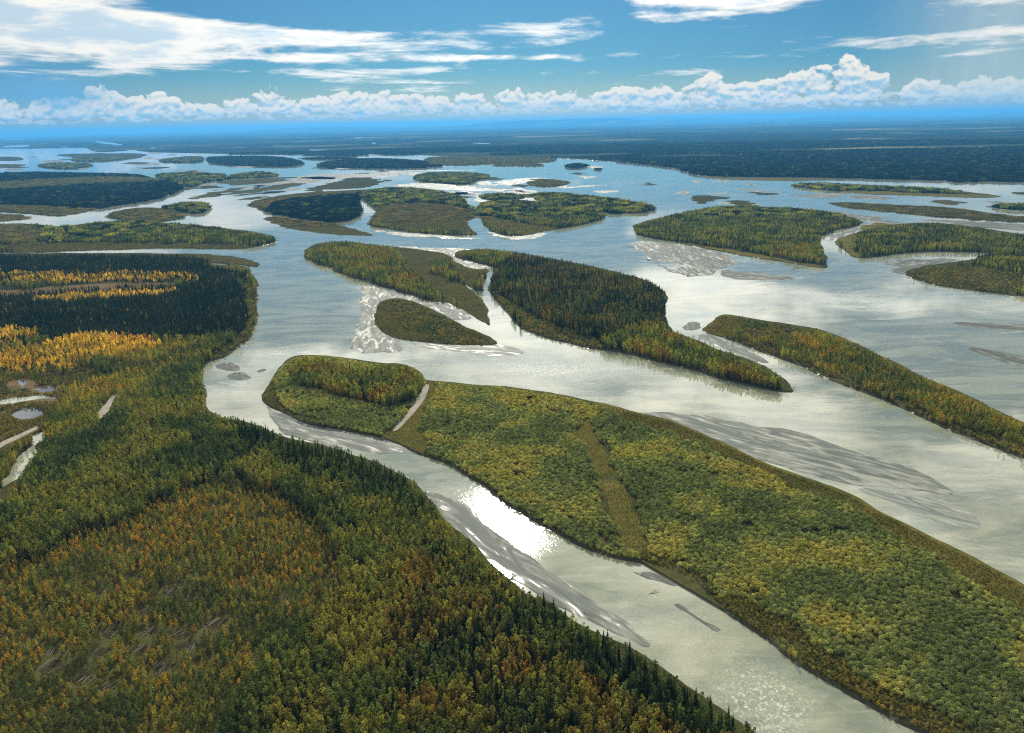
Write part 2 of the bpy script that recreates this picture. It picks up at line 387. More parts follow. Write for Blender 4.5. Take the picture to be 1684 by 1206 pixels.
# (kind, weight, lowest, highest, tints)
SPEC = {
    'olive': ([('poplar', .80, 8, 16, OL), ('spruce', .12, 9, 15, SP), ('birch', .10, 7, 11, GO[:4]+BR[1:2])], 1.0),
    'edge': ([('spruce', .42, 14, 21, SP), ('poplar', .58, 10, 17, OL[:3])], 1.0),
    'tall': ([('poplar', .64, 8, 18, OL[1:3]+BR[1:2]+OL[3:]+BR[2:3]), ('spruce', .24, 10, 20, SP), ('birch', .12, 9, 13, GO)], 1.0),
    'gold': ([('birch', .50, 3.5, 7, GO+BR[1:2]), ('poplar', .22, 5, 9, OL), ('shrub', .28, 2, 3.5, WB+OLG[:1])], 1.1),
    'spruce': ([('spruce', .96, 8, 13, SP), ('birch', .04, 6, 9, GO)], 0.85),
    'spyel': ([('spruce', .55, 7, 12, SP), ('birch', .45, 6, 10, YE+GO[1:2])], 1.0),
    'yellow': ([('birch', .70, 4, 10, YE), ('shrub', .16, 2, 4, WB+YE[:1]), ('spruce', .14, 6, 12, SP)], 0.85),
    'yelgreen': ([('poplar', .52, 7, 11, OLG), ('birch', .36, 6, 10, GO+YE[:1]), ('spruce', .12, 8, 12, SP)], 1.0),
    'bush': ([('shrub', 1.0, 2.5, 4.5, WB+OLG[:1])], 1.0),
    'willow': ([('shrub', .90, 1.9, 4.8, WI), ('poplar', .10, 4.5, 8.0, OLG)], 1.08),
    'low': ([('shrub', 1.0, 0.7, 1.7, GR+WB[:2])], 1.0),
    'lowgold': ([('shrub', .7, 1.0, 2.6, WB+GR), ('birch', .3, 2.5, 4.5, GO[:3])], 1.0),
    'grassy': ([('shrub', 1.0, 0.5, 1.1, GR)], 1.0),
    'mixed': ([('spruce', .40, 13, 20, SP), ('poplar', .48, 9, 15, OLG[:1]+BR[:3]+OLG[1:2]), ('birch', .12, 8, 12, BR[1:]+GO[2:])], 1.0),
    'mixgold': ([('poplar', .70, 9, 16, OLG+BR[2:3]), ('spruce', .15, 10, 16, SP), ('birch', .15, 8, 12, GO[1:])], 1.0),
    'fargreen': ([('poplar', .55, 8, 13, OLG), ('spruce', .33, 9, 15, SP), ('birch', .12, 7, 10, GO[:2])], 1.0),
    'fardark': ([('spruce', .8, 10, 16, SP), ('poplar', .2, 9, 13, OL[:2])], 0.95),
    None: ([], 1.0),
}
# landmasses: outline in photograph pixels, height, bank width, ground, vegetation
MAIN = [(1400, 1350), (1245, 1210), (1180, 1165), (1130, 1135), (1080, 1095), (1040, 1070), (1000, 1052), (950, 1030), (925, 1010), (905, 990), (870, 985), (845, 962), (805, 930), (775, 895), (745, 875), (722, 845), (705, 822), (690, 805), (675, 792), (655, 782), (625, 765), (600, 756), (575, 750), (540, 735), (500, 728), (470, 722), (430, 705), (400, 695), (370, 690), (345, 680), (332, 668), (336, 640), (333, 600), (350, 592), (375, 585), (400, 565), (416, 545), (420, 520), (424, 480), (421, 460), (412, 448), (411, 440), (380, 437), (345, 436), (350, 432), (385, 434), (428, 441), (420, 432), (400, 426), (370, 421), (300, 418), (140, 417), (0, 418), (-200, 419), ('w', -4200, 2300), ('w', -4200, -1500), ('w', 900, -1500)]
ISL_B = [(430, 652), (440, 635), (455, 612), (478, 590), (500, 585), (560, 588), (620, 600), (665, 598), (690, 612), (698, 627), (720, 628), (760, 632), (830, 637), (900, 646), (960, 660), (1000, 668), (1050, 680), (1095, 690), (1140, 708), (1200, 735), (1250, 760), (1300, 780), (1350, 795), (1400, 815), (1450, 845), (1500, 870), (1560, 900), (1620, 930), (1684, 965), (1900, 1080), (2000, 1400), (1750, 1340), (1600, 1250), (1515, 1204), (1480, 1190), (1440, 1165), (1400, 1142), (1350, 1112), (1300, 1082), (1270, 1055), (1240, 1035), (1200, 1010), (1170, 985), (1140, 960), (1110, 940), (1080, 928), (1040, 922), (1000, 915), (960, 900), (930, 885), (900, 868), (860, 845), (830, 825), (800, 800), (770, 785), (740, 765), (700, 750), (660, 732), (625, 718), (590, 712), (560, 708), (520, 700), (490, 690), (460, 677), (438, 668)]
ISL_C = [(499, 420), (503, 411), (525, 401), (560, 397), (610, 403), (650, 407), (700, 412), (735, 417), (745, 428), (765, 440), (790, 445), (805, 441), (801, 455), (791, 472), (793, 481), (775, 473), (762, 466), (775, 482), (790, 492), (800, 508), (808, 537), (795, 532), (775, 518), (750, 505), (735, 496), (715, 498), (700, 495), (680, 485), (650, 480), (620, 468), (590, 460), (560, 450), (540, 440), (515, 432)]
ISL_C4 = [(622, 500), (640, 492), (665, 493), (690, 500), (720, 515), (760, 535), (800, 552), (824, 567), (790, 569), (740, 567), (690, 563), (650, 556), (624, 545), (616, 520)]
ISL_D = [(745, 417), (770, 412), (800, 410), (840, 415), (880, 421), (920, 428), (960, 436), (1000, 446), (1040, 455), (1070, 464), (1092, 478), (1098, 495), (1092, 515), (1095, 535), (1105, 546), (1130, 556), (1160, 567), (1200, 583), (1235, 595), (1265, 610), (1290, 626), (1309, 645), (1290, 646), (1260, 641), (1220, 632), (1180, 622), (1130, 607), (1090, 596), (1050, 586), (1010, 578), (970, 574), (930, 565), (890, 553), (860, 540), (840, 520), (825, 505), (812, 490), (806, 475), (808, 455), (815, 442), (800, 436), (770, 430), (752, 425)]
ISL_E = [(1157, 545), (1165, 535), (1185, 516), (1230, 525), (1290, 533), (1330, 540), (1370, 550), (1400, 562), (1430, 577), (1470, 597), (1520, 622), (1580, 648), (1640, 678), (1684, 698), (1900, 790), (1900, 850), (1684, 754), (1650, 742), (1600, 722), (1550, 702), (1500, 678), (1450, 658), (1400, 638), (1340, 612), (1290, 592), (1250, 577), (1210, 562), (1180, 551)]
ISL_F = [(1041, 380), (1044, 370), (1070, 362), (1100, 355), (1140, 347), (1180, 340), (1230, 339), (1280, 342), (1330, 344), (1380, 352), (1421, 364), (1415, 372), (1380, 378), (1357, 385), (1348, 395), (1350, 405), (1358, 425), (1364, 442), (1340, 439), (1300, 433), (1260, 427), (1220, 420), (1170, 410), (1120, 401), (1080, 394), (1048, 388)]
ISL_G = [(1374, 400), (1388, 390), (1415, 381), (1450, 373), (1490, 368), (1540, 366), (1600, 373), (1640, 380), (1684, 386), (1850, 400), (1850, 500), (1684, 487), (1640, 483), (1580, 476), (1520, 466), (1492, 455), (1490, 445), (1530, 437), (1580, 431), (1610, 424), (1640, 417), (1600, 415), (1530, 414), (1480, 418), (1440, 423), (1412, 427), (1396, 416), (1382, 407)]
LANDS = [
    (MAIN, 1.6, 3.0, 'floor', 'olive'), (ISL_B, 1.4, 2.5, 'scrub', 'willow'), (ISL_C, 1.0, 3, 'scrub', 'mixgold'), (ISL_C4, 1.0, 3, 'scrub', 'bush'),
    (ISL_D, 1.4, 3, 'floor', 'mixed'), (ISL_E, 1.2, 3, 'scrub', 'yelgreen'), (ISL_F, 1.2, 3, 'floor', 'fargreen'), (ISL_G, 1.2, 3, 'floor', 'fargreen'),
    ([(405, 335), (440, 325), (500, 317), (560, 314), (600, 312), (610, 318), (590, 325), (586, 332), (596, 345), (588, 358), (566, 368), (500, 362), (450, 352), (420, 342)], 1.2, 4, 'floor', 'fardark'),
    ([(588, 322), (600, 312), (650, 308), (700, 311), (740, 317), (757, 325), (770, 338), (782, 345), (792, 352), (768, 365), (770, 374), (780, 383), (788, 388), (740, 387), (680, 383), (640, 378), (603, 371), (608, 362), (622, 350), (614, 340), (604, 330)], 1.2, 4, 'scrub', 'fargreen'),
    ([(430, 354), (500, 363), (560, 370), (590, 380), (624, 389), (560, 387), (500, 381), (455, 370)], 0.8, 6, 'scrub', 'grassy'),
    ([(788, 338), (800, 331), (830, 329), (880, 331), (940, 338), (990, 349), (999, 357), (970, 368), (930, 375), (900, 380), (860, 388), (830, 389), (805, 379), (790, 364), (786, 352)], 1.2, 4, 'floor', 'fargreen'),
    ([(870, 320), (900, 315), (960, 321), (1020, 327), (1070, 337), (1081, 344), (1060, 350), (1000, 353), (960, 345), (930, 338), (890, 333)], 1.2, 4, 'floor', 'fargreen'),
    ([(785, 322), (820, 317), (860, 321), (866, 327), (830, 330), (792, 328)], 1.0, 4, 'scrub', 'fargreen'),
    ([(677, 291), (700, 284), (740, 283), (790, 285), (812, 290), (780, 298), (770, 304), (720, 302), (690, 298)], 1.0, 4, 'floor', 'fargreen'),
    ([(865, 300), (885, 296), (930, 297), (940, 303), (905, 309), (872, 306)], 0.8, 5, 'grass', 'low'),
    ([(927, 272), (945, 268), (966, 270), (969, 274), (950, 278), (932, 277)], 1, 4, 'floor', 'fardark'),
    ([(972, 278), (985, 276), (994, 279), (982, 281)], 1, 4, 'floor', 'fardark'),
    ([(0, 369), (30, 368), (70, 370), (95, 374), (130, 370), (170, 365), (220, 363), (280, 368), (330, 371), (380, 378), (420, 382), (453, 389), (456, 397), (430, 405), (390, 411), (330, 409), (250, 409), (150, 412), (60, 416), (0, 416), (-250, 418), (-250, 371)], 1.2, 4, 'scrub', 'fargreen'),
    ([(-250, 287), (0, 285), (60, 282), (120, 284), (180, 285), (225, 286), (248, 292), (290, 300), (303, 310), (280, 322), (240, 332), (180, 340), (130, 350), (95, 357), (60, 352), (0, 348), (-250, 352)], 1.2, 4, 'floor', 'fardark'),
    ([(172, 356), (190, 347), (235, 341), (280, 344), (310, 353), (295, 362), (240, 366), (200, 363)], 1, 5, 'scrub', 'bush'),
    ([(262, 340), (300, 333), (338, 331), (345, 344), (330, 353), (300, 350), (280, 345)], 1, 4, 'scrub', 'fargreen'),
    ([(-40, 354), (0, 352), (30, 353), (51, 359), (30, 363), (-40, 366)], 0.8, 5, 'scrub', 'grassy'),
    ([(252, 290), (262, 285), (300, 283), (340, 284), (372, 286), (374, 291), (355, 298), (335, 301), (320, 308), (300, 307), (275, 296)], 1, 4, 'floor', 'fargreen'),
    ([(374, 291), (385, 286), (420, 282), (450, 284), (464, 289), (440, 293), (400, 293), (350, 300), (362, 294)], 1, 4, 'floor', 'fargreen'),
    ([(518, 273), (530, 266), (560, 263), (600, 260), (660, 261), (700, 264), (705, 270), (740, 272), (700, 277), (640, 278), (580, 277), (530, 276)], 1.2, 4, 'floor', 'fardark'),
    ([(696, 264), (705, 258), (760, 257), (820, 258), (880, 258), (921, 262), (905, 268), (860, 268), (800, 271), (750, 273), (710, 271)], 0.9, 4, 'scrub', 'bush'),
    ([(808, 273), (820, 268), (860, 266), (895, 270), (890, 275), (860, 274), (830, 274)], 0.9, 4, 'scrub', 'bush'),
    ([(336, 258), (370, 257), (440, 256), (478, 260), (500, 266), (497, 273), (470, 275), (400, 274), (345, 270)], 1.1, 4, 'floor', 'fardark'),
    ([(480, 261), (510, 259), (560, 258), (600, 261), (560, 262), (530, 263)], 1, 4, 'floor', 'fardark'),
    ([(259, 265), (270, 261), (310, 257), (334, 257), (336, 267), (300, 268), (268, 267)], 1, 4, 'floor', 'fargreen'),
    ([(60, 272), (70, 269), (110, 267), (150, 269), (152, 273), (130, 278), (90, 278), (70, 275)], 1, 4, 'floor', 'fargreen'),
    ([(0, 258), (28, 258), (42, 262), (30, 265), (0, 265), (-120, 266), (-120, 259)], 1, 4, 'floor', 'fargreen'),
    ([(-80, 270), (0, 270), (50, 271), (20, 274), (60, 276), (0, 276), (-80, 276)], 0.9, 4, 'scrub', 'bush'),
    ([(87, 256), (110, 253), (160, 253), (230, 252), (247, 256), (220, 260), (180, 266), (130, 266), (113, 263), (125, 259)], 1, 4, 'floor', 'fargreen'),
    ([(1293, 305), (1325, 301), (1370, 302), (1440, 306), (1480, 307), (1545, 310), (1570, 314), (1620, 319), (1655, 324), (1600, 326), (1520, 322), (1430, 320), (1370, 314), (1320, 309)], 1, 5, 'scrub', 'fargreen'),
    ([(1350, 334), (1400, 333), (1480, 338), (1560, 341), (1620, 350), (1684, 357), (1800, 362), (1800, 372), (1684, 366), (1600, 362), (1500, 353), (1420, 345)], 0.7, 6, 'scrub', 'low'),
    ([(1626, 340), (1650, 335), (1684, 336), (1800, 340), (1800, 352), (1684, 347), (1650, 344)], 1, 4, 'floor', 'fargreen'),
    ([(1655, 317), (1690, 316), (1800, 318), (1800, 322), (1690, 320)], 1, 4, 'floor', 'bush'),
    ([(1545, 295), (1570, 294), (1620, 296), (1606, 300), (1560, 300)], 1, 4, 'floor', 'fardark'),
]
FARLAND = [(-400, 243), (-100, 244), (40, 245), (100, 244), (146, 243), (150, 250), (190, 250), (222, 246), (232, 250), (300, 252), (400, 254), (440, 253), (520, 256), (590, 259), (603, 255), (680, 255), (730, 257), (860, 258), (930, 261), (980, 264), (1040, 269), (1080, 273), (1125, 280), (1140, 288), (1180, 291), (1260, 292), (1340, 292), (1420, 294), (1500, 296), (1600, 298), (1684, 300), (2100, 306),
           ('w', 30000, 7000), ('w', 130000, 40000), ('w', 110000, 150000), ('w', -110000, 150000), ('w', -130000, 50000), ('w', -40000, 16000)]
# zones that override the vegetation: (outline px, spec, ground overlay or None)
ZONES = [
    # the bank on the left
    ([(-260, 414), (300, 416), (330, 424), (412, 446), (408, 472), (300, 468), (-260, 466)], 'spruce', None),
    ([(300, 414), (430, 428), (430, 446), (380, 436), (330, 430), (290, 420)], 'grassy', 'scrub'),
    ([(330, 432), (412, 440), (416, 452), (380, 446), (335, 438)], 'grassy', 'grass'),
    ([(-260, 452), (320, 450), (330, 463), (290, 468), (-260, 474)], 'spyel', None),
    ([(150, 458), (202, 456), (206, 462), (155, 464)], 'yellow', None), ([(80, 457), (136, 456), (138, 463), (85, 465)], 'yellow', None),
    ([(255, 454), (288, 452), (290, 457), (256, 459)], 'yellow', None),
    ([(-260, 482), (0, 478), (110, 470), (200, 465), (292, 464), (288, 472), (200, 476), (100, 482), (0, 490), (-260, 495)], None, 'moor'),
    ([(-260, 494), (0, 489), (290, 470), (406, 468), (412, 500), (408, 545), (390, 558), (330, 562), (270, 566), (190, 556), (100, 562), (-260, 592)], 'spruce', None),
    ([(40, 494), (100, 488), (170, 481), (290, 476), (290, 484), (240, 490), (160, 494), (50, 500)], 'yellow', None),
    ([(-100, 550), (0, 546), (62, 540), (72, 552), (40, 560), (0, 566), (-100, 570)], 'yellow', None), ([(-60, 566), (20, 560), (52, 570), (0, 580), (-60, 585)], 'spyel', None),
    ([(-200, 596), (0, 584), (60, 574), (100, 556), (150, 545), (200, 552), (240, 562), (282, 572), (240, 584), (180, 597), (110, 609), (0, 618), (-200, 628)], 'yellow', None),
    ([(-200, 614), (0, 612), (90, 615), (150, 606), (172, 617), (120, 645), (95, 665), (102, 690), (60, 708), (0, 740), (-200, 800)], 'lowgold', 'moor'),
    ([(404, 456), (424, 480), (421, 520), (414, 548), (400, 566), (375, 586), (350, 594), (335, 600), (350, 585), (385, 562), (402, 545), (405, 515), (400, 480)], 'bush', None),
    ([(98, 690), (96, 665), (120, 645), (172, 615), (230, 585), (280, 570), (345, 563), (300, 600), (230, 640), (190, 655), (150, 690), (60, 742), (0, 770), (-200, 900), (-200, 800), (0, 742)], 'yelgreen', None),
    ([(-260, 960), (0, 938), (60, 925), (130, 890), (200, 862), (260, 835), (330, 802), (430, 800), (500, 840), (540, 880), (565, 940), (530, 1000), (480, 1040), (430, 1090), (400, 1150), (360, 1206), (300, 1350), (-260, 1350)], 'gold', 'scrub'),
    ([(700, 900), (800, 950), (900, 1000), (1000, 1062), (1100, 1120), (1230, 1206), (1380, 1350), (700, 1350), (640, 1150), (650, 1000)], 'tall', None),
    ([(395, 700), (500, 735), (600, 765), (690, 825), (660, 850), (520, 790), (380, 735)], 'edge', None),
    ([(850, 990), (1000, 1070), (1130, 1150), (1260, 1230), (1180, 1270), (1000, 1150), (830, 1060)], 'edge', None),
    # the large willow island in front
    ([(476, 608), (520, 606), (600, 612), (690, 622), (697, 645), (650, 672), (600, 668), (560, 655), (520, 640), (480, 632)], 'mixgold', None),
    ([(430, 650), (445, 636), (462, 628), (455, 650), (470, 672), (500, 688), (540, 700), (500, 695), (450, 678)], 'low', None),
    ([(698, 622), (716, 628), (706, 655), (694, 680), (692, 705), (708, 745), (745, 768), (700, 752), (660, 735), (620, 718), (650, 698), (678, 665), (692, 645)], 'grassy', 'grass'),
    ([(945, 688), (972, 692), (985, 728), (1010, 768), (1030, 800), (1050, 850), (1062, 885), (1072, 926), (1030, 922), (1015, 890), (1008, 858), (985, 800), (965, 750), (945, 715)], 'grassy', 'grass'),
    ([(960, 655), (1000, 664), (1095, 686), (1200, 731), (1300, 776), (1400, 811), (1500, 866), (1620, 926), (1684, 960), (1900, 1075), (1900, 1140), (1684, 1022), (1600, 962), (1500, 898), (1400, 842), (1300, 800), (1200, 752), (1140, 724), (1040, 692), (960, 668)], 'low', 'grass'),
    ([(1040, 935), (1050, 908), (1130, 942), (1200, 985), (1270, 1022), (1330, 1062), (1420, 1112), (1520, 1162), (1600, 1210), (1750, 1290), (1750, 1350), (1515, 1220), (1400, 1150), (1250, 1045), (1150, 975), (1100, 942)], 'lowgold', 'scrub'),
    # middle islands
    ([(640, 400), (760, 408), (770, 425), (720, 432), (700, 445), (760, 466), (790, 485), (812, 545), (790, 535), (740, 500), (700, 470), (670, 440), (655, 420)], 'grassy', None),
    ([(745, 438), (790, 450), (798, 458), (786, 472), (760, 465), (740, 452), (728, 446)], 'low', None),
    ([(495, 425), (498, 405), (530, 396), (590, 398), (560, 412), (530, 430), (600, 462), (680, 486), (640, 480), (560, 452)], 'olive', None),
    ([(616, 500), (640, 492), (650, 505), (652, 530), (700, 558), (800, 566), (824, 568), (740, 572), (650, 560), (618, 545)], 'low', None),
    ([(738, 405), (800, 405), (850, 415), (850, 428), (815, 440), (770, 436)], 'mixgold', None),
    ([(804, 470), (830, 492), (880, 520), (950, 550), (1010, 572), (970, 578), (890, 558), (840, 530)], 'bush', None),
    ([(990, 560), (1090, 535), (1180, 560), (1310, 640), (1310, 650), (1200, 630), (1000, 580)], 'mixgold', None),
    ([(1155, 545), (1185, 515), (1215, 522), (1215, 545), (1200, 560)], 'low', 'grass'),
    ([(1215, 520), (1330, 535), (1300, 560), (1215, 560)], 'bush', None),
    ([(1155, 552), (1230, 560), (1400, 630), (1600, 712), (1684, 740), (1684, 760), (1500, 690), (1300, 605), (1200, 565)], 'bush', None),
    ([(1230, 420), (1260, 405), (1330, 408), (1356, 420), (1362, 440), (1280, 428)], 'mixgold', None),
    ([(1100, 396), (1180, 406), (1280, 425), (1366, 440), (1366, 446), (1220, 424), (1100, 402)], None, 'grass'),
    ([(1374, 400), (1388, 388), (1410, 384), (1400, 405), (1415, 428), (1396, 418)], None, 'grass'),
    ([(1488, 445), (1530, 436), (1600, 436), (1684, 452), (1684, 490), (1580, 480), (1490, 458)], 'bush', 'scrub'),
    ([(400, 335), (440, 324), (520, 316), (600, 310), (605, 320), (520, 326), (450, 334), (440, 350), (420, 345)], 'bush', 'grass'),
    ([(600, 338), (700, 332), (760, 340), (790, 350), (768, 366), (790, 390), (600, 374)], 'low', 'scrub'),
    ([(790, 352), (830, 362), (900, 372), (930, 376), (860, 390), (800, 380)], 'low', 'grass'),
    ([(0, 300), (100, 292), (240, 290), (280, 300), (170, 303), (60, 310), (0, 314), (-250, 316), (-250, 304)], 'bush', 'grass'),
    ([(0, 334), (130, 342), (180, 342), (95, 360), (0, 350), (-250, 352), (-250, 340)], 'low', 'scrub'),
    ([(0, 366), (90, 376), (70, 400), (0, 405), (-250, 408), (-250, 368)], 'bush', 'grass'),
    ([(0, 398), (300, 400), (440, 404), (390, 412), (0, 420)], 'low', None),
    ([(1380, 312), (1500, 316), (1655, 322), (1655, 328), (1500, 326), (1380, 320)], None, 'grass'),
]
# sandbars, mud and shoals (outline px, material, height, bank width)
BARS = [
    ([(1030, 674), (1080, 678), (1150, 685), (1230, 697), (1310, 712), (1400, 738), (1480, 765), (1540, 790), (1584, 818), (1540, 813), (1490, 806), (1430, 800), (1370, 790), (1320, 776), (1260, 757), (1200, 737), (1140, 712), (1090, 692), (980, 667)], 'sand', 0.30, 5),
    ([(1405, 802), (1450, 806), (1490, 810), (1550, 822), (1590, 842), (1605, 862), (1600, 870), (1550, 857), (1490, 838), (1440, 818)], 'shoal', 0.10, 5),
    ([(680, 800), (720, 815), (765, 840), (800, 866), (842, 896), (900, 938), (950, 975), (1000, 1010), (1040, 1038), (1072, 1066), (1040, 1053), (1000, 1031), (950, 1010), (900, 980), (850, 952), (800, 935), (760, 905), (720, 860)], 'sand', 0.25, 4),
    ([(432, 664), (470, 680), (520, 698), (580, 708), (620, 714), (660, 730), (672, 742), (640, 746), (580, 740), (530, 728), (480, 712), (446, 692)], 'sand', 0.30, 4),
    ([(600, 755), (640, 768), (700, 800), (720, 830), (690, 822), (650, 790)], 'shoal', 0.15, 4),
    ([(640, 403), (700, 408), (760, 409), (800, 418), (815, 440), (803, 442), (800, 458), (790, 470), (760, 440), (700, 420)], 'sand', 0.5, 6),
    ([(590, 480), (615, 468), (650, 474), (700, 488), (740, 500), (700, 505), (660, 498), (630, 498), (620, 520), (624, 545), (650, 560), (668, 575), (640, 583), (600, 583), (566, 576), (580, 562), (592, 552), (592, 520)], 'sand', 0.35, 6),
    ([(670, 560), (760, 566), (822, 566), (838, 571), (868, 582), (800, 585), (750, 580), (700, 572)], 'shoal', 0.3, 5),
    ([(700, 503), (735, 497), (755, 506), (777, 515), (772, 526), (750, 527), (728, 520)], 'mud', 0.4, 4),
    ([(360, 600), (378, 597), (392, 601), (398, 608), (380, 611), (365, 606)], 'mud', 0.15, 4), ([(378, 616), (395, 611), (412, 618), (404, 624), (385, 622)], 'mud', 0.15, 4), ([(420, 611), (432, 607), (438, 609), (425, 615)], 'mud', 0.1, 3),
    ([(1130, 545), (1138, 528), (1145, 530), (1142, 540)], 'mud', 0.1, 3),
    ([(1155, 550), (1200, 564), (1240, 583), (1266, 598), (1235, 594), (1190, 578), (1162, 560)], 'sand', 0.25, 4),
    ([(1040, 398), (1075, 396), (1120, 402), (1170, 412), (1205, 424), (1208, 434), (1180, 440), (1152, 458), (1120, 452), (1100, 440), (1120, 436), (1080, 430), (1060, 420)], 'mud', 0.25, 5),
    ([(1062, 424), (1080, 432), (1110, 444), (1150, 458), (1120, 454), (1090, 444)], 'mud', 0.2, 4),
    ([(1180, 444), (1230, 448), (1280, 454), (1312, 460), (1250, 462), (1190, 457)], 'mud', 0.2, 5),
    ([(1363, 398), (1380, 388), (1430, 376), (1440, 370), (1425, 368), (1400, 378), (1368, 390)], 'sand', 0.3, 5),
    ([(1410, 372), (1440, 366), (1460, 372), (1420, 380)], 'grass', 0.4, 4),
    ([(1452, 436), (1480, 428), (1540, 426), (1600, 428), (1560, 440), (1495, 452), (1460, 446), (1480, 440)], 'mud', 0.35, 6),
    ([(1556, 532), (1600, 530), (1640, 532), (1720, 536), (1720, 552), (1660, 546), (1620, 540)], 'mud', 0.05, 8),
    ([(1585, 570), (1640, 578), (1700, 590), (1760, 600), (1760, 625), (1690, 612), (1640, 592)], 'mud', 0.05, 8),
    ([(300, 330), (340, 317), (400, 308), (412, 309), (380, 316), (340, 326)], 'scrub', 0.5, 5), ([(352, 322), (400, 314), (450, 304), (505, 300), (490, 306), (440, 314), (380, 321)], 'scrub', 0.5, 5),
    ([(350, 300), (400, 296), (460, 294), (480, 297), (430, 302), (380, 306)], 'scrub', 0.4, 5), ([(440, 302), (470, 296), (520, 290), (560, 292), (520, 300), (480, 304)], 'mud', 0.3, 8),
    ([(470, 292), (520, 287), (600, 286), (660, 288), (620, 293), (540, 296)], 'mud', 0.3, 8), ([(500, 312), (540, 302), (570, 293), (612, 291), (632, 300), (610, 308), (560, 312)], 'floor', 0.6, 6), ([(600, 285), (650, 282), (676, 284), (640, 288)], 'mud', 0.3, 6),
    ([(640, 306), (680, 300), (740, 304), (800, 310), (860, 312), (800, 316), (720, 312)], 'shoal', 0.2, 9), ([(800, 300), (850, 294), (900, 292), (870, 300), (840, 306)], 'shoal', 0.2, 9), ([(790, 318), (880, 316), (930, 334), (860, 333), (780, 334)], 'shoal', 0.2, 8),
    ([(1195, 310), (1240, 312), (1292, 316), (1240, 317)], 'mud', 0.2, 5), ([(1285, 319), (1340, 319), (1405, 325), (1350, 326)], 'mud', 0.2, 5), ([(1135, 325), (1150, 322), (1175, 322), (1196, 327), (1170, 331), (1150, 337), (1146, 330)], 'floor', 0.5, 4), ([(1199, 331), (1220, 330), (1242, 334), (1225, 338), (1205, 336)], 'floor', 0.5, 4),
    ([(1340, 345), (1390, 350), (1450, 360), (1480, 372), (1420, 362), (1360, 356)], 'mud', 0.3, 6), ([(1498, 361), (1560, 361), (1620, 365), (1684, 371), (1800, 376), (1800, 388), (1684, 380), (1600, 373)], 'mud', 0.35, 6),
    ([(600, 376), (680, 385), (740, 389), (800, 392), (770, 393), (690, 390), (620, 382)], 'shoal', 0.25, 5), ([(800, 380), (850, 392), (900, 382), (880, 390), (850, 395), (815, 388)], 'shoal', 0.25, 5),
    ([(1060, 942), (1080, 945), (1100, 955), (1118, 966), (1090, 958), (1055, 946)], 'mud', 0.05, 2), ([(1105, 990), (1130, 1002), (1160, 1022), (1190, 1042), (1150, 1024)], 'mud', 0.05, 2),
    ([(1140, 288), (1200, 293), (1290, 294), (1400, 296), (1330, 298), (1200, 297)], 'grass', 0.8, 6),
    ([(218, 276), (240, 275), (262, 277), (240, 279)], 'mud', 0.2, 5), ([(275, 280), (320, 278), (300, 281)], 'mud', 0.2, 5), ([(560, 283), (640, 281), (820, 279), (700, 282)], 'mud', 0.2, 5),
    ([(900, 310), (960, 305), (1010, 304), (960, 308)], 'shoal', 0.1, 4), ([(970, 316), (1010, 313), (1018, 316), (985, 318)], 'shoal', 0.1, 4),
]
_r = np.random.default_rng(3)
for x0, x1, y0, y1, n, wmax in ((300, 660, 286, 332, 34, 80), (640, 960, 286, 335, 26, 70), (-60, 330, 246, 284, 26, 60), (250, 640, 262, 284, 14, 70), (1180, 1684, 306, 378, 22, 90), (900, 1250, 270, 318, 8, 40)):
    for _ in range(n):
        cx, cy_, w = x0+(x1-x0)*_r.random(), y0+(y1-y0)*_r.random(), wmax*(0.25+0.75*_r.random()); t = 1.2+3.0*_r.random()*(cy_-215)/80
        sl = (-0.10 if cx < 640 else 0.04)*(cy_-235)/80
        BARS.append(([(cx-w/2, cy_-sl*w/2), (cx-w*.2, cy_-t*.8-sl*w*.2), (cx+w*.15, cy_-t*.5+sl*w*.15), (cx+w/2, cy_+sl*w/2), (cx+w*.1, cy_+t*.8+sl*w*.1), (cx-w*.25, cy_+t*.5-sl*w*.2)], ('mud', 'scrub', 'floor', 'mud', 'sand')[int(_r.integers(0, 5))], 0.25, 4))
# water lying on the land (outline px, ground height under it)
PONDS = [
    ([(8, 632), (20, 624), (46, 622), (64, 628), (55, 633), (58, 638), (38, 637), (18, 642)], 1.75), ([(40, 642), (60, 634), (92, 633), (88, 643), (62, 645)], 1.75), ([(26, 676), (46, 667), (68, 671), (62, 685), (40, 687)], 1.75),
    ([(-120, 905), (0, 800), (30, 762), (48, 735), (60, 716), (72, 710), (68, 722), (54, 742), (40, 768), (14, 800), (-120, 950)], 1.75), ([(-10, 658), (40, 650), (96, 653), (98, 658), (40, 659), (-10, 666)], 1.75),
    ([(0, 229), (28, 228), (52, 229), (20, 231)], 1.3), ([(150, 231), (205, 237), (170, 238)], 1.3), ([(0, 240), (50, 238), (48, 242), (10, 243)], 1.3), ([(180, 238), (205, 237), (195, 240)], 1.3), ([(244, 243), (259, 243), (252, 245)], 1.3), ([(94, 242), (115, 241), (110, 243)], 1.3),
    ([(500, 246), (580, 247), (520, 249)], 1.3), ([(610, 235), (620, 235), (616, 237)], 1.3), ([(570, 247), (584, 246), (580, 248)], 1.3), ([(602, 254), (606, 252), (640, 255), (604, 256)], 1.3), ([(770, 235), (815, 236), (790, 237)], 1.3),
    ([(560, 258), (640, 262), (690, 266), (700, 262), (640, 259)], 1.35),
    ([(580, 226), (600, 226), (590, 228)], 1.3),
]
PUDDLE = [(790, 918), (806, 920), (824, 930), (840, 944), (836, 952), (818, 946), (800, 934)]
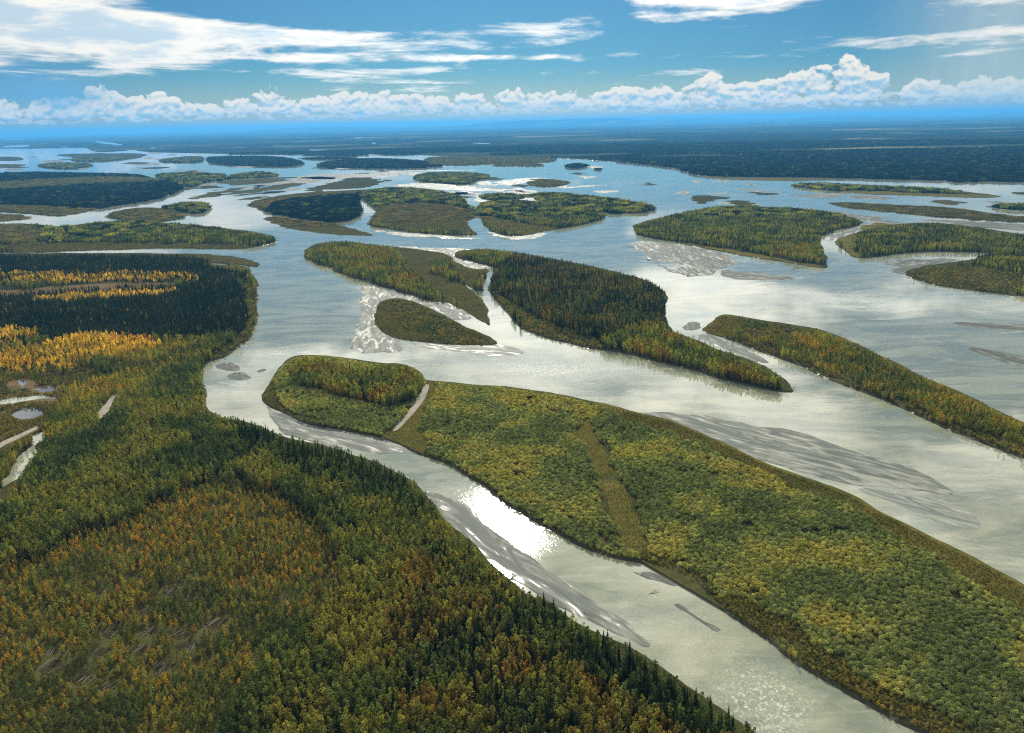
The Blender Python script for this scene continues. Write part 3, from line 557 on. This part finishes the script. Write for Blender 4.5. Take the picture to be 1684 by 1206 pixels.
TRACKS = [([(-60, 760), (0, 728), (30, 715), (62, 700), (66, 704), (30, 722), (0, 738), (-60, 772)], 'track'), ([(158, 688), (170, 668), (188, 648), (192, 652), (180, 672), (164, 690)], 'track'),
          ([(697, 632), (708, 633), (700, 650), (690, 668), (672, 690), (650, 710), (646, 706), (668, 682), (688, 655)], 'track')]

# ------------------------------------------------------------------ ground, water
wm = bpy.data.meshes.new('river_water')
wm.from_pydata([(-130000, -6000, 0), (130000, -6000, 0), (130000, 150000, 0), (-130000, 150000, 0)], [], [(0, 1, 2, 3)]); wm.materials.append(MW)
wo = bpy.data.objects.new('river_water', wm); C.objects.link(wo); wo['kind'] = 'structure'
LANDW = []
for poly, top, sk, gm, spec in LANDS:
    P = outline(poly); sheet('island' if poly is not MAIN else 'riverbank', P, top, sk, M[gm])
    LANDW.append((P, top, spec, smooth([p for p in poly if p[0] != 'w']+([(-420, 420), (-420, 1500), (1500, 1500)] if poly is MAIN else []), 2)))
FARP = outline(FARLAND, 0.0, 0.6); sheet('distant_lowland', FARP, 1.2, 6, M['far'])
for poly, mt, top, sk in BARS:
    sheet('sandbar' if mt in ('sand', 'mud', 'shoal') else 'islet', outline(poly, 0, 1.0), top, sk, M[mt], edge=M[mt] if mt in ('sand', 'mud', 'shoal') else None)
ZW = []
for i, (poly, spec, gm) in enumerate(ZONES):
    P = smooth(poly, 2); ZW.append((P, spec))
def clip_to_land(P):
    """keep an overlay inside its landmass by pulling stray corners inward"""
    c = P.mean(0)
    best = max(LANDW, key=lambda L: inpoly(P, L[0]).sum())
    Q = P.copy()
    for _ in range(40):
        o = ~inpoly(Q, best[0])
        if not o.any(): break
        Q[o] += (c-Q[o])*0.05
    return Q, best[1]
for i, (poly, spec, gm) in enumerate(ZONES):
    if gm:
        P, top = clip_to_land(outline(poly, 1.2, 0.5)); sheet('meadow' if gm == 'grass' else ('moorland' if gm == 'moor' else 'open_ground'), P, top+0.06, 0.0, M[gm])
for poly, mt in TRACKS:
    P, top = clip_to_land(outline(poly, 1.2, 0.3)); sheet('silt_track', P, top+0.13, 0.0, M[mt])
PONDW = []
for poly, h in PONDS:
    P = outline(poly, h, 1.3 if h > 1.7 else 0.3); PONDW.append(P); sheet('pond', P, h+0.02, 0.0, MPOOL if h > 1.7 and poly[0][1] < 690 and poly[0][0] > 0 else MW)
sheet('puddle', outline(PUDDLE, 0.3, 0.8), 0.275, 0.0, MPOOL)
# hills on the horizon
def hills(name, y0, seed, hmax, x0, x1, w):
    n = 180; xs = np.linspace(x0, x1, n); rows = 6
    verts = []; faces = []
    for r in range(rows):
        t = r/(rows-1)
        for x in xs:
            e = max(0, fbm(np.array([x/9000.0]), np.array([seed+0.1]), seed, 5)[0]-0.30)/0.5
            env = math.sin(math.pi*(x-x0)/(x1-x0))**0.6
            z = math.sin(math.pi*t*0.5)*hmax*e*env if r < rows-1 else 0
            verts.append((x, y0+t*w+2500*math.sin(x/14000+seed), z+1))
    for r in range(rows-1):
        for i in range(n-1):
            a = r*n+i; faces.append((a, a+1, a+1+n, a+n))
    me = bpy.data.meshes.new(name); me.from_pydata(verts, [], faces); me.materials.append(M['far']); me.polygons.foreach_set('use_smooth', [True]*len(faces))
    o = bpy.data.objects.new(name, me); C.objects.link(o); o['kind'] = 'structure'
hills('hills', 62000, 3, 520, -42000, 62000, 9000)
hills('hills', 76000, 8, 680, -30000, 75000, 9000)

# ------------------------------------------------------------------ tree meshes (height 1)
def leaf_faces(V, Fc, c, n, size, rs):
    """a small bent two-triangle leaf clump at c facing n"""
    n = n/max(np.linalg.norm(n), 1e-6)
    a = np.cross(n, rs.normal(size=3)); a /= max(np.linalg.norm(a), 1e-6); b = np.cross(n, a)
    s = size*(0.65+0.7*rs.random()); i = len(V)
    V += [tuple(c+a*s*0.5), tuple(c+b*s*0.42+n*s*0.12*rs.normal()), tuple(c-a*s*0.5), tuple(c-b*s*0.45-n*s*0.15)]
    Fc += [(i, i+1, i+2), (i, i+2, i+3)]
def lobes_mesh(name, lobes, per, size, rs, up=0.25):
    V, Fc = [], []
    for (cx, cy, cz, rx, rz, k) in lobes:
        for _ in range(int(per*k)):
            d = rs.normal(size=3); d /= np.linalg.norm(d)
            if d[2] < -0.5: d[2] *= -1
            r = 0.72+0.34*rs.random()
            c = np.array([cx+d[0]*rx*r, cy+d[1]*rx*r, cz+d[2]*rz*r])
            leaf_faces(V, Fc, c, d+rs.normal(size=3)*0.55+np.array([0, 0, up]), size, rs)
    me = bpy.data.meshes.new(name); me.from_pydata(V, [], Fc); me.materials.append(ML); return me
def spruce_mesh(name, rs, tiers=13, k=7):
    V, Fc = [], []
    for t in range(tiers):
        z = 0.10+0.88*t/(tiers-1); r = (0.115*(1-z)**0.75+0.012)*(0.8+0.4*rs.random()); a0 = rs.random()*6.28
        for j in range(k):
            if rs.random() < 0.06: continue
            a = a0+6.283*j/k+rs.normal()*0.2; rr = r*(0.7+0.5*rs.random()); w = 0.42+0.2*rs.random()
            dz = 0.035+0.3*rr; i = len(V)
            V += [(0, 0, z+0.045), (rr*math.cos(a-w)*.75, rr*math.sin(a-w)*.75, z-dz*.55), (rr*math.cos(a), rr*math.sin(a), z-dz), (rr*math.cos(a+w)*.75, rr*math.sin(a+w)*.75, z-dz*.45)]
            Fc += [(i, i+1, i+2), (i, i+2, i+3)]
    i = len(V); V += [(0.008, 0, 0.96), (-0.006, 0.006, 0.96), (0, -0.007, 0.96), (0, 0, 1.03)]; Fc += [(i, i+1, i+3), (i+1, i+2, i+3), (i+2, i, i+3)]
    me = bpy.data.meshes.new(name); me.from_pydata(V, [], Fc); me.materials.append(ML); return me
def trunk_mesh(name, r0, top, limbs, rs):
    V, Fc = [], []
    def tube(p, q, ra, rb, n=5):
        p = np.array(p, float); q = np.array(q, float); d = (q-p)/np.linalg.norm(q-p)
        a = np.cross(d, [0.3, 0.7, 0.2]); a /= np.linalg.norm(a); b = np.cross(d, a); i = len(V)
        for c, r in ((p, ra), (q, rb)):
            for j in range(n):
                t = 6.283*j/n; V.append(tuple(c+(a*math.cos(t)+b*math.sin(t))*r))
        for j in range(n): Fc.append((i+j, i+(j+1) % n, i+n+(j+1) % n, i+n+j))
    bx, by = rs.normal()*0.01, rs.normal()*0.01
    tube((0, 0, -0.02), (bx, by, top*0.5), r0, r0*0.7); tube((bx, by, top*0.5), (bx*2, by*2, top), r0*0.7, r0*0.2)
    for _ in range(limbs):
        z = top*(0.3+0.55*rs.random()); a = rs.random()*6.28; L = 0.13*(1.2-z)
        tube((bx, by, z), (bx+L*math.cos(a), by+L*math.sin(a), z+L*0.9), r0*0.4, r0*0.12, 4)
    me = bpy.data.meshes.new(name); me.from_pydata(V, [], Fc); me.materials.append(MT); return me
NV = 5
KIND = {}
for kd in ('poplar', 'birch', 'spruce', 'shrub'):
    vs_ = []
    for v in range(NV):
        rs = np.random.default_rng(100+v*7+len(kd)*31)
        if kd == 'poplar':
            lb = []
            n = 7
            for i in range(n):
                z = 0.24+0.66*i/(n-1); w = 0.115*math.sin(math.pi*min(1, 0.22+0.72*(i/(n-1))))+0.03
                a = rs.random()*6.28; lb.append((w*0.55*math.cos(a), w*0.55*math.sin(a), z+rs.normal()*0.02, w*(0.8+0.4*rs.random()), 0.09+0.03*rs.random(), 1))
            cm = lobes_mesh('crown', lb, 30, 0.054, rs); tm = trunk_mesh('trunk', 0.011, 0.86, 5, rs)
        elif kd == 'birch':
            lb = []
            n = 5
            for i in range(n):
                z = 0.28+0.62*i/(n-1); w = 0.13*math.sin(math.pi*min(1, 0.25+0.68*(i/(n-1))))+0.03
                a = rs.random()*6.28; lb.append((w*0.5*math.cos(a), w*0.5*math.sin(a), z, w*(0.8+0.4*rs.random()), 0.12, 1))
            cm = lobes_mesh('crown', lb, 24, 0.085, rs); tm = trunk_mesh('trunk', 0.012, 0.85, 4, rs)
        elif kd == 'shrub':
            lb = []
            for i in range(6):
                a = 6.28*i/6+rs.random(); r = 0.30*(0.5+0.6*rs.random()); lb.append((r*math.cos(a), r*math.sin(a), 0.42+0.12*rs.random(), 0.24, 0.34, 1))
            lb.append((0, 0, 0.62, 0.27, 0.36, 1.4))
            cm = lobes_mesh('crown', lb, 26, 0.125, rs, 0.35); tm = trunk_mesh('trunk', 0.02, 0.5, 6, rs)
        else:
            cm = spruce_mesh('crown', rs); tm = trunk_mesh('trunk', 0.010, 0.9, 0, rs)
        vs_.append((cm, tm))
    KIND[kd] = vs_
def clump_mesh(name, conifer, rs, rad=15, n=26):
    V, Fc = [], []
    for _ in range(n):
        r = rad*math.sqrt(rs.random()); a = rs.random()*6.28; cx, cy = r*math.cos(a), r*math.sin(a); h = 9+6*rs.random()
        if conifer:
            for (z0, z1, w) in ((0.1, 0.65, .15), (0.4, 1.0, .10)):
                i = len(V); a0 = rs.random()*6
                for j in range(5): V.append((cx+w*h*math.cos(a0+j*1.257), cy+w*h*math.sin(a0+j*1.257), z0*h+rs.normal()*0.3))
                V.append((cx, cy, z1*h))
                Fc += [(i+j, i+(j+1) % 5, i+5) for j in range(5)]
        else:
            for _k in range(34):
                d = rs.normal(size=3); d /= np.linalg.norm(d)
                leaf_faces(V, Fc, np.array([cx+d[0]*2.3, cy+d[1]*2.3, h*0.6+d[2]*h*0.38]), d+rs.normal(size=3)*.4, 1.9, rs)
    me = bpy.data.meshes.new(name); me.from_pydata(V, [], Fc); me.materials.append(ML); return me

# ------------------------------------------------------------------ fallen logs: places, so trees keep off them
LOGP = [(8, 905, 9, 8), (222, 952, 9, 7), (283, 972, 9, 8), (314, 985, 7, 6), (237, 1006, 6, 6), (358, 1027, 11, 9), (166, 975, 6, 6), (246, 1042, 8, 7), (296, 1044, 8, 7), (186, 1042, 8, 7), (230, 1072, 8, 7), (308, 1062, 9, 8), (268, 1100, 9, 8), (168, 1072, 7, 7), (92, 1070, 7, 6), (88, 1098, 10, 9), (140, 1116, 10, 8), (180, 1130, 6, 6)]
LOGC = np.array([px2w(a, b, 1.6) for a, b, n, r in LOGP]); LOGR = np.array([r for *_, r in LOGP], float)

# ------------------------------------------------------------------ scatter
OPEN = [smooth(p, 2) for p, h in PONDS if h > 1.7]+[smooth(p, 2) for p, _ in TRACKS]
recs = {k: [] for k in ('poplar', 'birch', 'spruce', 'shrub', 'cl_leaf', 'cl_con')}
LOWS = ('grassy', 'low', 'lowgold'); FINE = ('willow',)
def scatter(d0, d1, sp, clumps=False, lows=False, hmul=1.0, fine=False):
    half = math.tan(R(37.5))
    xm = d1*half+120
    xs = np.arange(-xm, xm, sp); ys = np.arange(max(d0*0.75, 150) if d0 > 300 else 120, d1, sp)
    Xg, Yg = np.meshgrid(xs, ys); n = Xg.size
    x = Xg.ravel()+(rng.random(n)-.5)*sp*1.1; y = Yg.ravel()+(rng.random(n)-.5)*sp*1.1
    d = np.hypot(x, y); ok = (d >= d0) & (d < d1) & (np.abs(x) < y*half+120)
    x, y, d = x[ok], y[ok], d[ok]; W = np.stack([x, y], 1)
    pix, dep = w2px(np.stack([x, y, np.full(len(x), 1.4)], 1))
    ok = (pix[:, 1] < 1340) & (pix[:, 0] > -230) & (pix[:, 0] < 1880)
    W, d, pix, dep = W[ok], d[ok], pix[ok], dep[ok]
    land = np.full(len(W), -1)
    spec = np.full(len(W), '', dtype=object)
    for i, (P, top, sp_, vis) in enumerate(LANDW):
        q = inpoly(W, P); land[q] = i; spec[q] = sp_ or ''
    far = inpoly(W, FARP) & (land < 0); land[far] = 999; spec[far] = 'fardark'
    jit = np.clip((pix[:, 1]-210)/1000, 0.02, 1)[:, None]*38*np.stack([fbm(W[:, 0]/24, W[:, 1]/24, 401, 3)-.5, (fbm(W[:, 0]/24, W[:, 1]/24, 402, 3)-.5)*.6], 1)*2
    pixj = pix+jit
    for P, s in ZW:
        q = inpoly(pixj, P) & (land >= 0) & (land < 999); spec[q] = s or ''
    for P in PONDW: spec[inpoly(W, P)] = ''
    for poly, _ in TRACKS: spec[inpoly(pix, smooth(poly, 2))] = ''
    dl = np.min(np.hypot(W[:, None, 0]-LOGC[None, :, 0], (W[:, None, 1]-LOGC[None, :, 1])*0.8)/LOGR[None], 1) if d0 < 900 else np.full(len(W), 9)
    for s in set(spec.tolist()):
        if s == '': continue
        mix, dens = SPEC[s]
        if not mix: continue
        I = np.nonzero(spec == s)[0]
        if not clumps and ((s in LOWS) != lows or (s in FINE) != fine): continue
        keep = rng.random(len(I)) < min(1.0, dens*(0.86 if not clumps else 1.0))
        gaps = fbm(W[I, 0]/22, W[I, 1]/22, 31, 2)
        keep &= (gaps > 0.27) | (rng.random(len(I)) < 0.35)
        if s == 'fardark' and clumps: keep &= ~((land[I] == 999) & (fbm(W[I, 0]/1500, W[I, 1]/700, 61, 4) > 0.60))
        keep &= (dl[I] > 1.0)
        I = I[keep]
        w = np.array([m[1] for m in mix]); w = w/w.sum(); cw = np.cumsum(w)
        cl = fbm(W[I, 0]/45, W[I, 1]/45, 77, 3); r = np.clip(0.5*rng.random(len(I))+0.5*np.clip((cl-.25)*2, 0, .999), 0, .999)
        r = np.where(rng.random(len(I)) < 0.35, rng.random(len(I)), r)
        ki = np.minimum(np.searchsorted(cw, r), len(w)-1)
        for j, (kd, _, h0, h1, tints) in enumerate(mix):
            J = I[ki == j]
            if not len(J): continue
            hn = fbm(W[J, 0]/30, W[J, 1]/30, 9, 2)
            h = (h0+(h1-h0)*np.clip(0.25+0.5*hn+0.5*(rng.random(len(J))-.5)+0.15, 0, 1))
            if clumps: h = h0+(h1-h0)*rng.random(len(J))
            h = h*hmul
            tn = np.clip((fbm(W[J, 0]/38, W[J, 1]/38, 55, 3)-0.28)*2.2, 0, 0.999)
            tn = np.clip(tn+(rng.random(len(J))-.5)*0.55, 0, 0.999)
            T = np.array(tints); c = T[(tn*len(T)).astype(int)]*(0.62+0.80*rng.random(len(J))**1.3)[:, None]
            base_z = np.array([LANDW[l][1] if l < 999 else 1.2 for l in land[J]])
            # the crown must not rise past the visible outline of its own land
            tp, _d = w2px(np.stack([W[J, 0], W[J, 1], base_z+h*(0.55+0.40*rng.random(len(J)))], 1))
            ok = np.ones(len(J), bool)
            for l in set(land[J].tolist()):
                if l == 999: continue
                q = land[J] == l; ok[q] &= inpoly(tp[q], LANDW[l][3])|(LANDW[l][3][:, 1].max() < tp[q][:, 1])
            if d0 < 2600:
                for f in (0.35, 0.7, 1.0):
                    tq, _d = w2px(np.stack([W[J, 0], W[J, 1], base_z+h*f], 1))
                    for Pp in OPEN: ok &= ~inpoly(tq, Pp)
            J, h, c, base_z = J[ok], h[ok], c[ok], base_z[ok]
            if clumps: kk = 'cl_con' if kd == 'spruce' else 'cl_leaf'
            else: kk = kd
            recs[kk].append(np.column_stack([W[J], base_z, h, c, rng.random(len(J))*6.283, rng.integers(0, NV, len(J)), [hash_s[s]]*len(J)]))
hash_s = {s: i for i, s in enumerate([k for k in SPEC if k])}
names_s = list(hash_s)
scatter(200, 950, 2.9); scatter(200, 1700, 2.25, fine=True); scatter(200, 1000, 1.5, lows=True); scatter(1000, 1700, 2.2, lows=True, hmul=1.3); scatter(1700, 2600, 3.6, lows=True, hmul=1.7)
scatter(950, 1600, 3.9)
scatter(1600, 2600, 4.8)
scatter(2600, 5200, 17, True)
scatter(5200, 11000, 26, True)
for k in recs: recs[k] = np.concatenate(recs[k]) if recs[k] else np.zeros((0, 10)); print(k, len(recs[k]))

# ------------------------------------------------------------------ labels
def colour_word(kind, c):
    r, gg, b = c
    if kind == 'spruce': return 'dark green'
    q = r/max(gg, 1e-4)
    if q > 1.55: return 'golden orange' if r > 0.13 else 'russet brown'
    if q > 1.18: return 'golden yellow' if r > 0.10 else 'brownish'
    if q > 0.98: return 'yellow green'
    return 'olive green'
PLACE = {'edge': 'in the spiky tree line above the near shore', 'olive': 'in the dense riverside forest at the lower left', 'tall': 'in the tall forest along the near bank', 'gold': 'on the scrubby ground with fallen logs at the lower left', 'spruce': 'in the dark spruce band on the left bank',
         'spyel': 'in the thin mixed wood of the left bank', 'yellow': 'in the bright golden stand on the left bank', 'yelgreen': 'in the patchy wood beside the narrow creek', 'bush': 'along the edge of the river', 'willow': 'in the willow thicket of the large front island',
         'low': 'on the open margin of the large front island', 'lowgold': 'in the rusty scrub along the front island shore', 'grassy': 'on the grassy swale of the front island', 'mixed': 'on the dark wooded middle island', 'mixgold': 'in the copse at the near tip of the front island', 'fargreen': 'on a far island', 'fardark': 'in the far forest'}
NOUN = {'poplar': ('poplar_tree', 'slender poplar', 'tree', 'poplar trees'), 'birch': ('birch_tree', 'thin young birch', 'tree', 'birch trees'), 'spruce': ('spruce_tree', 'narrow pointed spruce', 'tree', 'spruce trees'), 'shrub': ('willow_shrub', 'rounded willow shrub', 'shrub', 'willow shrubs')}
WF = {'poplar': 0.98, 'birch': 1.15, 'spruce': 1.05, 'shrub': 1.05}

def make_stuff(name, A, variants, label, cat, clump=False, wf=1.0):
    n = len(A)
    me = bpy.data.meshes.new(name); me.vertices.add(n)
    me.vertices.foreach_set('co', np.ascontiguousarray(A[:, :3]).ravel())
    def attr(nm, typ, data, key='value'):
        a = me.attributes.new(nm, typ, 'POINT'); a.data.foreach_set(key, np.ascontiguousarray(data).ravel())
    sc = A[:, 3]
    s3 = np.stack([sc*wf, sc*wf, sc], 1) if not clump else np.stack([np.ones(n), np.ones(n), np.maximum(sc/12.0, 0.2)], 1)
    attr('siz', 'FLOAT_VECTOR', s3, 'vector'); attr('spin', 'FLOAT_VECTOR', np.stack([np.zeros(n), np.zeros(n), A[:, 7]], 1), 'vector')
    attr('tint', 'FLOAT_VECTOR', A[:, 4:7], 'vector'); attr('pick', 'INT', A[:, 8].astype(np.int32))
    ob = bpy.data.objects.new(name, me); C.objects.link(ob)
    ob['kind'] = 'stuff'; ob['label'] = label; ob['category'] = cat
    ng = bpy.data.node_groups.new(name, 'GeometryNodeTree')
    ng.interface.new_socket('Geometry', in_out='INPUT', socket_type='NodeSocketGeometry'); ng.interface.new_socket('Geometry', in_out='OUTPUT', socket_type='NodeSocketGeometry')
    N, L = ng.nodes, ng.links
    gi = N.new('NodeGroupInput'); go = N.new('NodeGroupOutput'); iop = N.new('GeometryNodeInstanceOnPoints')
    jo = N.new('GeometryNodeJoinGeometry')
    for objs in variants:
        j2 = N.new('GeometryNodeJoinGeometry'); g2 = N.new('GeometryNodeGeometryToInstance')
        for o in objs:
            oi = N.new('GeometryNodeObjectInfo'); oi.inputs['Object'].default_value = o; oi.transform_space = 'ORIGINAL'
            L.new(oi.outputs['Geometry'], j2.inputs[0])
        L.new(j2.outputs[0], g2.inputs[0]); L.new(g2.outputs[0], jo.inputs[0])
    def na(nm, dt):
        a = N.new('GeometryNodeInputNamedAttribute'); a.data_type = dt; a.inputs['Name'].default_value = nm; return a.outputs['Attribute']
    L.new(gi.outputs[0], iop.inputs['Points']); L.new(jo.outputs[0], iop.inputs['Instance'])
    iop.inputs['Pick Instance'].default_value = True
    L.new(na('pick', 'INT'), iop.inputs['Instance Index'])
    L.new(na('spin', 'FLOAT_VECTOR'), iop.inputs['Rotation']); L.new(na('siz', 'FLOAT_VECTOR'), iop.inputs['Scale'])
    L.new(iop.outputs[0], go.inputs[0])
    md = ob.modifiers.new('scatter', 'NODES'); md.node_group = ng
    return ob

def source(me, name):
    o = bpy.data.objects.new(name, me); return o     # never linked: only read by the scatter
for kd in ('poplar', 'birch', 'spruce', 'shrub'):
    A = recs[kd]; nm, noun, cat, grp = NOUN[kd]
    pix, dep = w2px(A[:, :3]+np.array([0, 0, 1])*A[:, 3:4]*0.5)
    inside = (pix[:, 0] > 4) & (pix[:, 0] < PW-4) & (pix[:, 1] > 4) & (pix[:, 1] < PH-6)
    size = np.where(inside, A[:, 3]/dep, 0)
    top = np.argsort(-size)[:300]
    first = {}
    for i in top:
        x, y, z, h, r, gg, b, rot, v, s = A[i]; v = int(v)
        e = bpy.data.objects.new(nm, None); C.objects.link(e); e.empty_display_size = 1
        e.location = (x, y, z); e.rotation_euler = (0, 0, rot); e.scale = (h*WF[kd], h*WF[kd], h)
        if v not in first:
            co = bpy.data.objects.new('crown', KIND[kd][v][0]); to = bpy.data.objects.new('trunk', KIND[kd][v][1]); first[v] = (co, to)
        else: co, to = first[v][0].copy(), first[v][1].copy()
        for o in (co, to): C.objects.link(o); o.parent = e
        co['tint'] = (float(r), float(gg), float(b))
        cwd = colour_word(kd, (r, gg, b))
        e['label'] = f'{noun}, {cwd}, {PLACE[names_s[int(s)]]}'; e['category'] = cat; e['group'] = f'{cwd} {grp} {PLACE[names_s[int(s)]]}'
    rest = np.delete(A, top, 0)
    make_stuff(nm.split('_')[0]+'_thicket', rest, [[source(c, 'crown_source'), source(t, 'trunk_source')] for c, t in KIND[kd]],
               {'poplar': 'mass of olive green poplars covering the banks and islands', 'birch': 'mass of golden young birches across the left bank', 'spruce': 'mass of dark pointed spruces in bands on bank and islands', 'shrub': 'mass of rounded willow shrubs covering the islands'}[kd], 'woodland' if cat == 'tree' else 'thicket', wf=WF[kd])
for kk, con, lab in (('cl_leaf', False, 'far leafy woodland on the distant islands'), ('cl_con', True, 'far dark spruce woodland on the distant banks')):
    ms = [clump_mesh('woodland_patch', con, np.random.default_rng(50+i)) for i in range(NV)]
    make_stuff('distant_woodland', recs[kk], [[source(m_, 'patch_source')] for m_ in ms], lab, 'woodland', clump=True)

# ------------------------------------------------------------------ fallen logs and driftwood
def log_mesh(L, r, branches, rs):
    V, Fc = [], []
    def tube(p, q, ra, rb, n=6):
        p = np.array(p, float); q = np.array(q, float); d = (q-p)/np.linalg.norm(q-p)
        a = np.cross(d, [0.1, 0.2, 0.9]); a /= np.linalg.norm(a); b = np.cross(d, a); i = len(V)
        for c, rr in ((p, ra), (q, rb)):
            for j in range(n): t = 6.283*j/n; V.append(tuple(c+(a*math.cos(t)+b*math.sin(t))*rr))
        for j in range(n): Fc.append((i+j, i+(j+1) % n, i+n+(j+1) % n, i+n+j))
        Fc.append(tuple(range(i, i+n))[::-1]); Fc.append(tuple(range(i+n, i+2*n)))
    y = rs.normal()*0.2
    tube((-L/2, 0, r), (0, y, r*1.4), r, r*0.8); tube((0, y, r*1.4), (L/2, 0, r*1.2), r*0.8, r*0.3)
    for _ in range(branches):
        x = -L/2+L*(0.3+0.65*rs.random()); a = (rs.random()-.5)*2.2; l = 0.6+1.2*rs.random()
        tube((x, 0, r), (x+l*.6, l*math.sin(a), r+l*abs(math.cos(a))*.7), r*0.3, r*0.08, 4)
    me = bpy.data.meshes.new('fallen_log'); me.from_pydata(V, [], Fc); me.materials.append(MLOG); return me
rs = np.random.default_rng(5)
LM = [log_mesh(7+2*i*0.5, 0.16, 2+i, rs) for i in range(4)]
for pi, (a, b, n, r) in enumerate(LOGP):
    cx, cyy = LOGC[pi]; ang0 = R(58+rs.normal()*24)
    for j in range(n if pi == 0 else max(3, n//2+int(rs.integers(-1, 2)))):
        o = bpy.data.objects.new('fallen_log', LM[int(rs.integers(0, 4))]); C.objects.link(o)
        t = rs.random()-0.5 if pi else (j+0.5)/n-0.5
        o.location = (cx+t*r*1.7*math.sin(ang0)+rs.normal()*0.5, cyy-t*r*1.7*math.cos(ang0)*0.9+rs.normal()*0.8, 1.7+0.25*rs.random())
        o.rotation_euler = (0, R(-3-6*rs.random()), ang0+rs.normal()*0.22); s = 0.6+0.6*rs.random(); o.scale = (s, s, s)
        o['category'] = 'fallen log'
        o['label'] = 'white fallen log in the bright pile at the left edge' if pi == 0 else 'bleached fallen log lying in a dark gap among the golden scrub'
        o['group'] = 'logs in the pile at the left edge' if pi == 0 else 'fallen logs in gaps of the scrub'
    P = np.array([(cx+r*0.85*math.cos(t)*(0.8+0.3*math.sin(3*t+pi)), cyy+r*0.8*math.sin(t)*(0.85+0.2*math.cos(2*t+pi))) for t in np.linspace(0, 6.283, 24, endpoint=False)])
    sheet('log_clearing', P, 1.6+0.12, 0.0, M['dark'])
DR = [(1267, 714, 0.9, 'driftwood log lying alone on the long grey sandbar', -0.4), (1122, 708, 1.0, 'driftwood log at the head of the long grey sandbar', 0.3), (920, 648, 0.8, 'driftwood log on the shore above the willow thicket', 0.2), (1232, 727, .8, 'driftwood log beside the braided wet edge of the long sandbar', -0.3),
      (1305, 638, 1.6, 'bare grey snag at the tip of the wooded island', 1.2), (1053, 944, 1.1, 'dark snag standing in the water off the front island', -0.6), (1076, 973, 1.1, 'dark snag amid the riffle in the front channel', 0.5), (1285, 735, 0.8, 'small driftwood log near the middle of the long sandbar', 0.1),
      (962, 1008, 0.8, 'driftwood log on the near edge of the narrow sandbar', -0.7), (684, 744, 0.9, 'pale driftwood log at the foot of the grassy swale', 0.6)]
for x, y, s, lab, a in DR:
    w = px2w(x, y, 0.3); o = bpy.data.objects.new('driftwood', LM[3]); C.objects.link(o)
    o.location = (w[0], w[1], 0.3); o.rotation_euler = (0, R(-8), a); o.scale = (s, s*1.8, s*1.8); o['label'] = lab; o['category'] = 'driftwood'

# ------------------------------------------------------------------ air
bpy.ops.mesh.primitive_cube_add(size=1)
hz = bpy.context.object; hz.name = 'haze'; hz['kind'] = 'stuff'; hz['label'] = 'pale blue haze over the far lowland'; hz['category'] = 'haze'
hz.scale = (270000, 170000, 700); hz.location = (0, 76000, 700/2-2)
hm = bpy.data.materials.new('haze_air'); hm.use_nodes = True; k = G(hm.node_tree); k.n.clear()
o = k.new('ShaderNodeOutputMaterial'); pv = k.new('ShaderNodeVolumePrincipled')
pv.inputs['Color'].default_value = (0.09, 0.40, 0.82, 1); pv.inputs['Density'].default_value = 2.9e-5; pv.inputs['Anisotropy'].default_value = 0.25
k.l.new(pv.outputs[0], o.inputs['Volume']); hz.data.materials.append(hm)
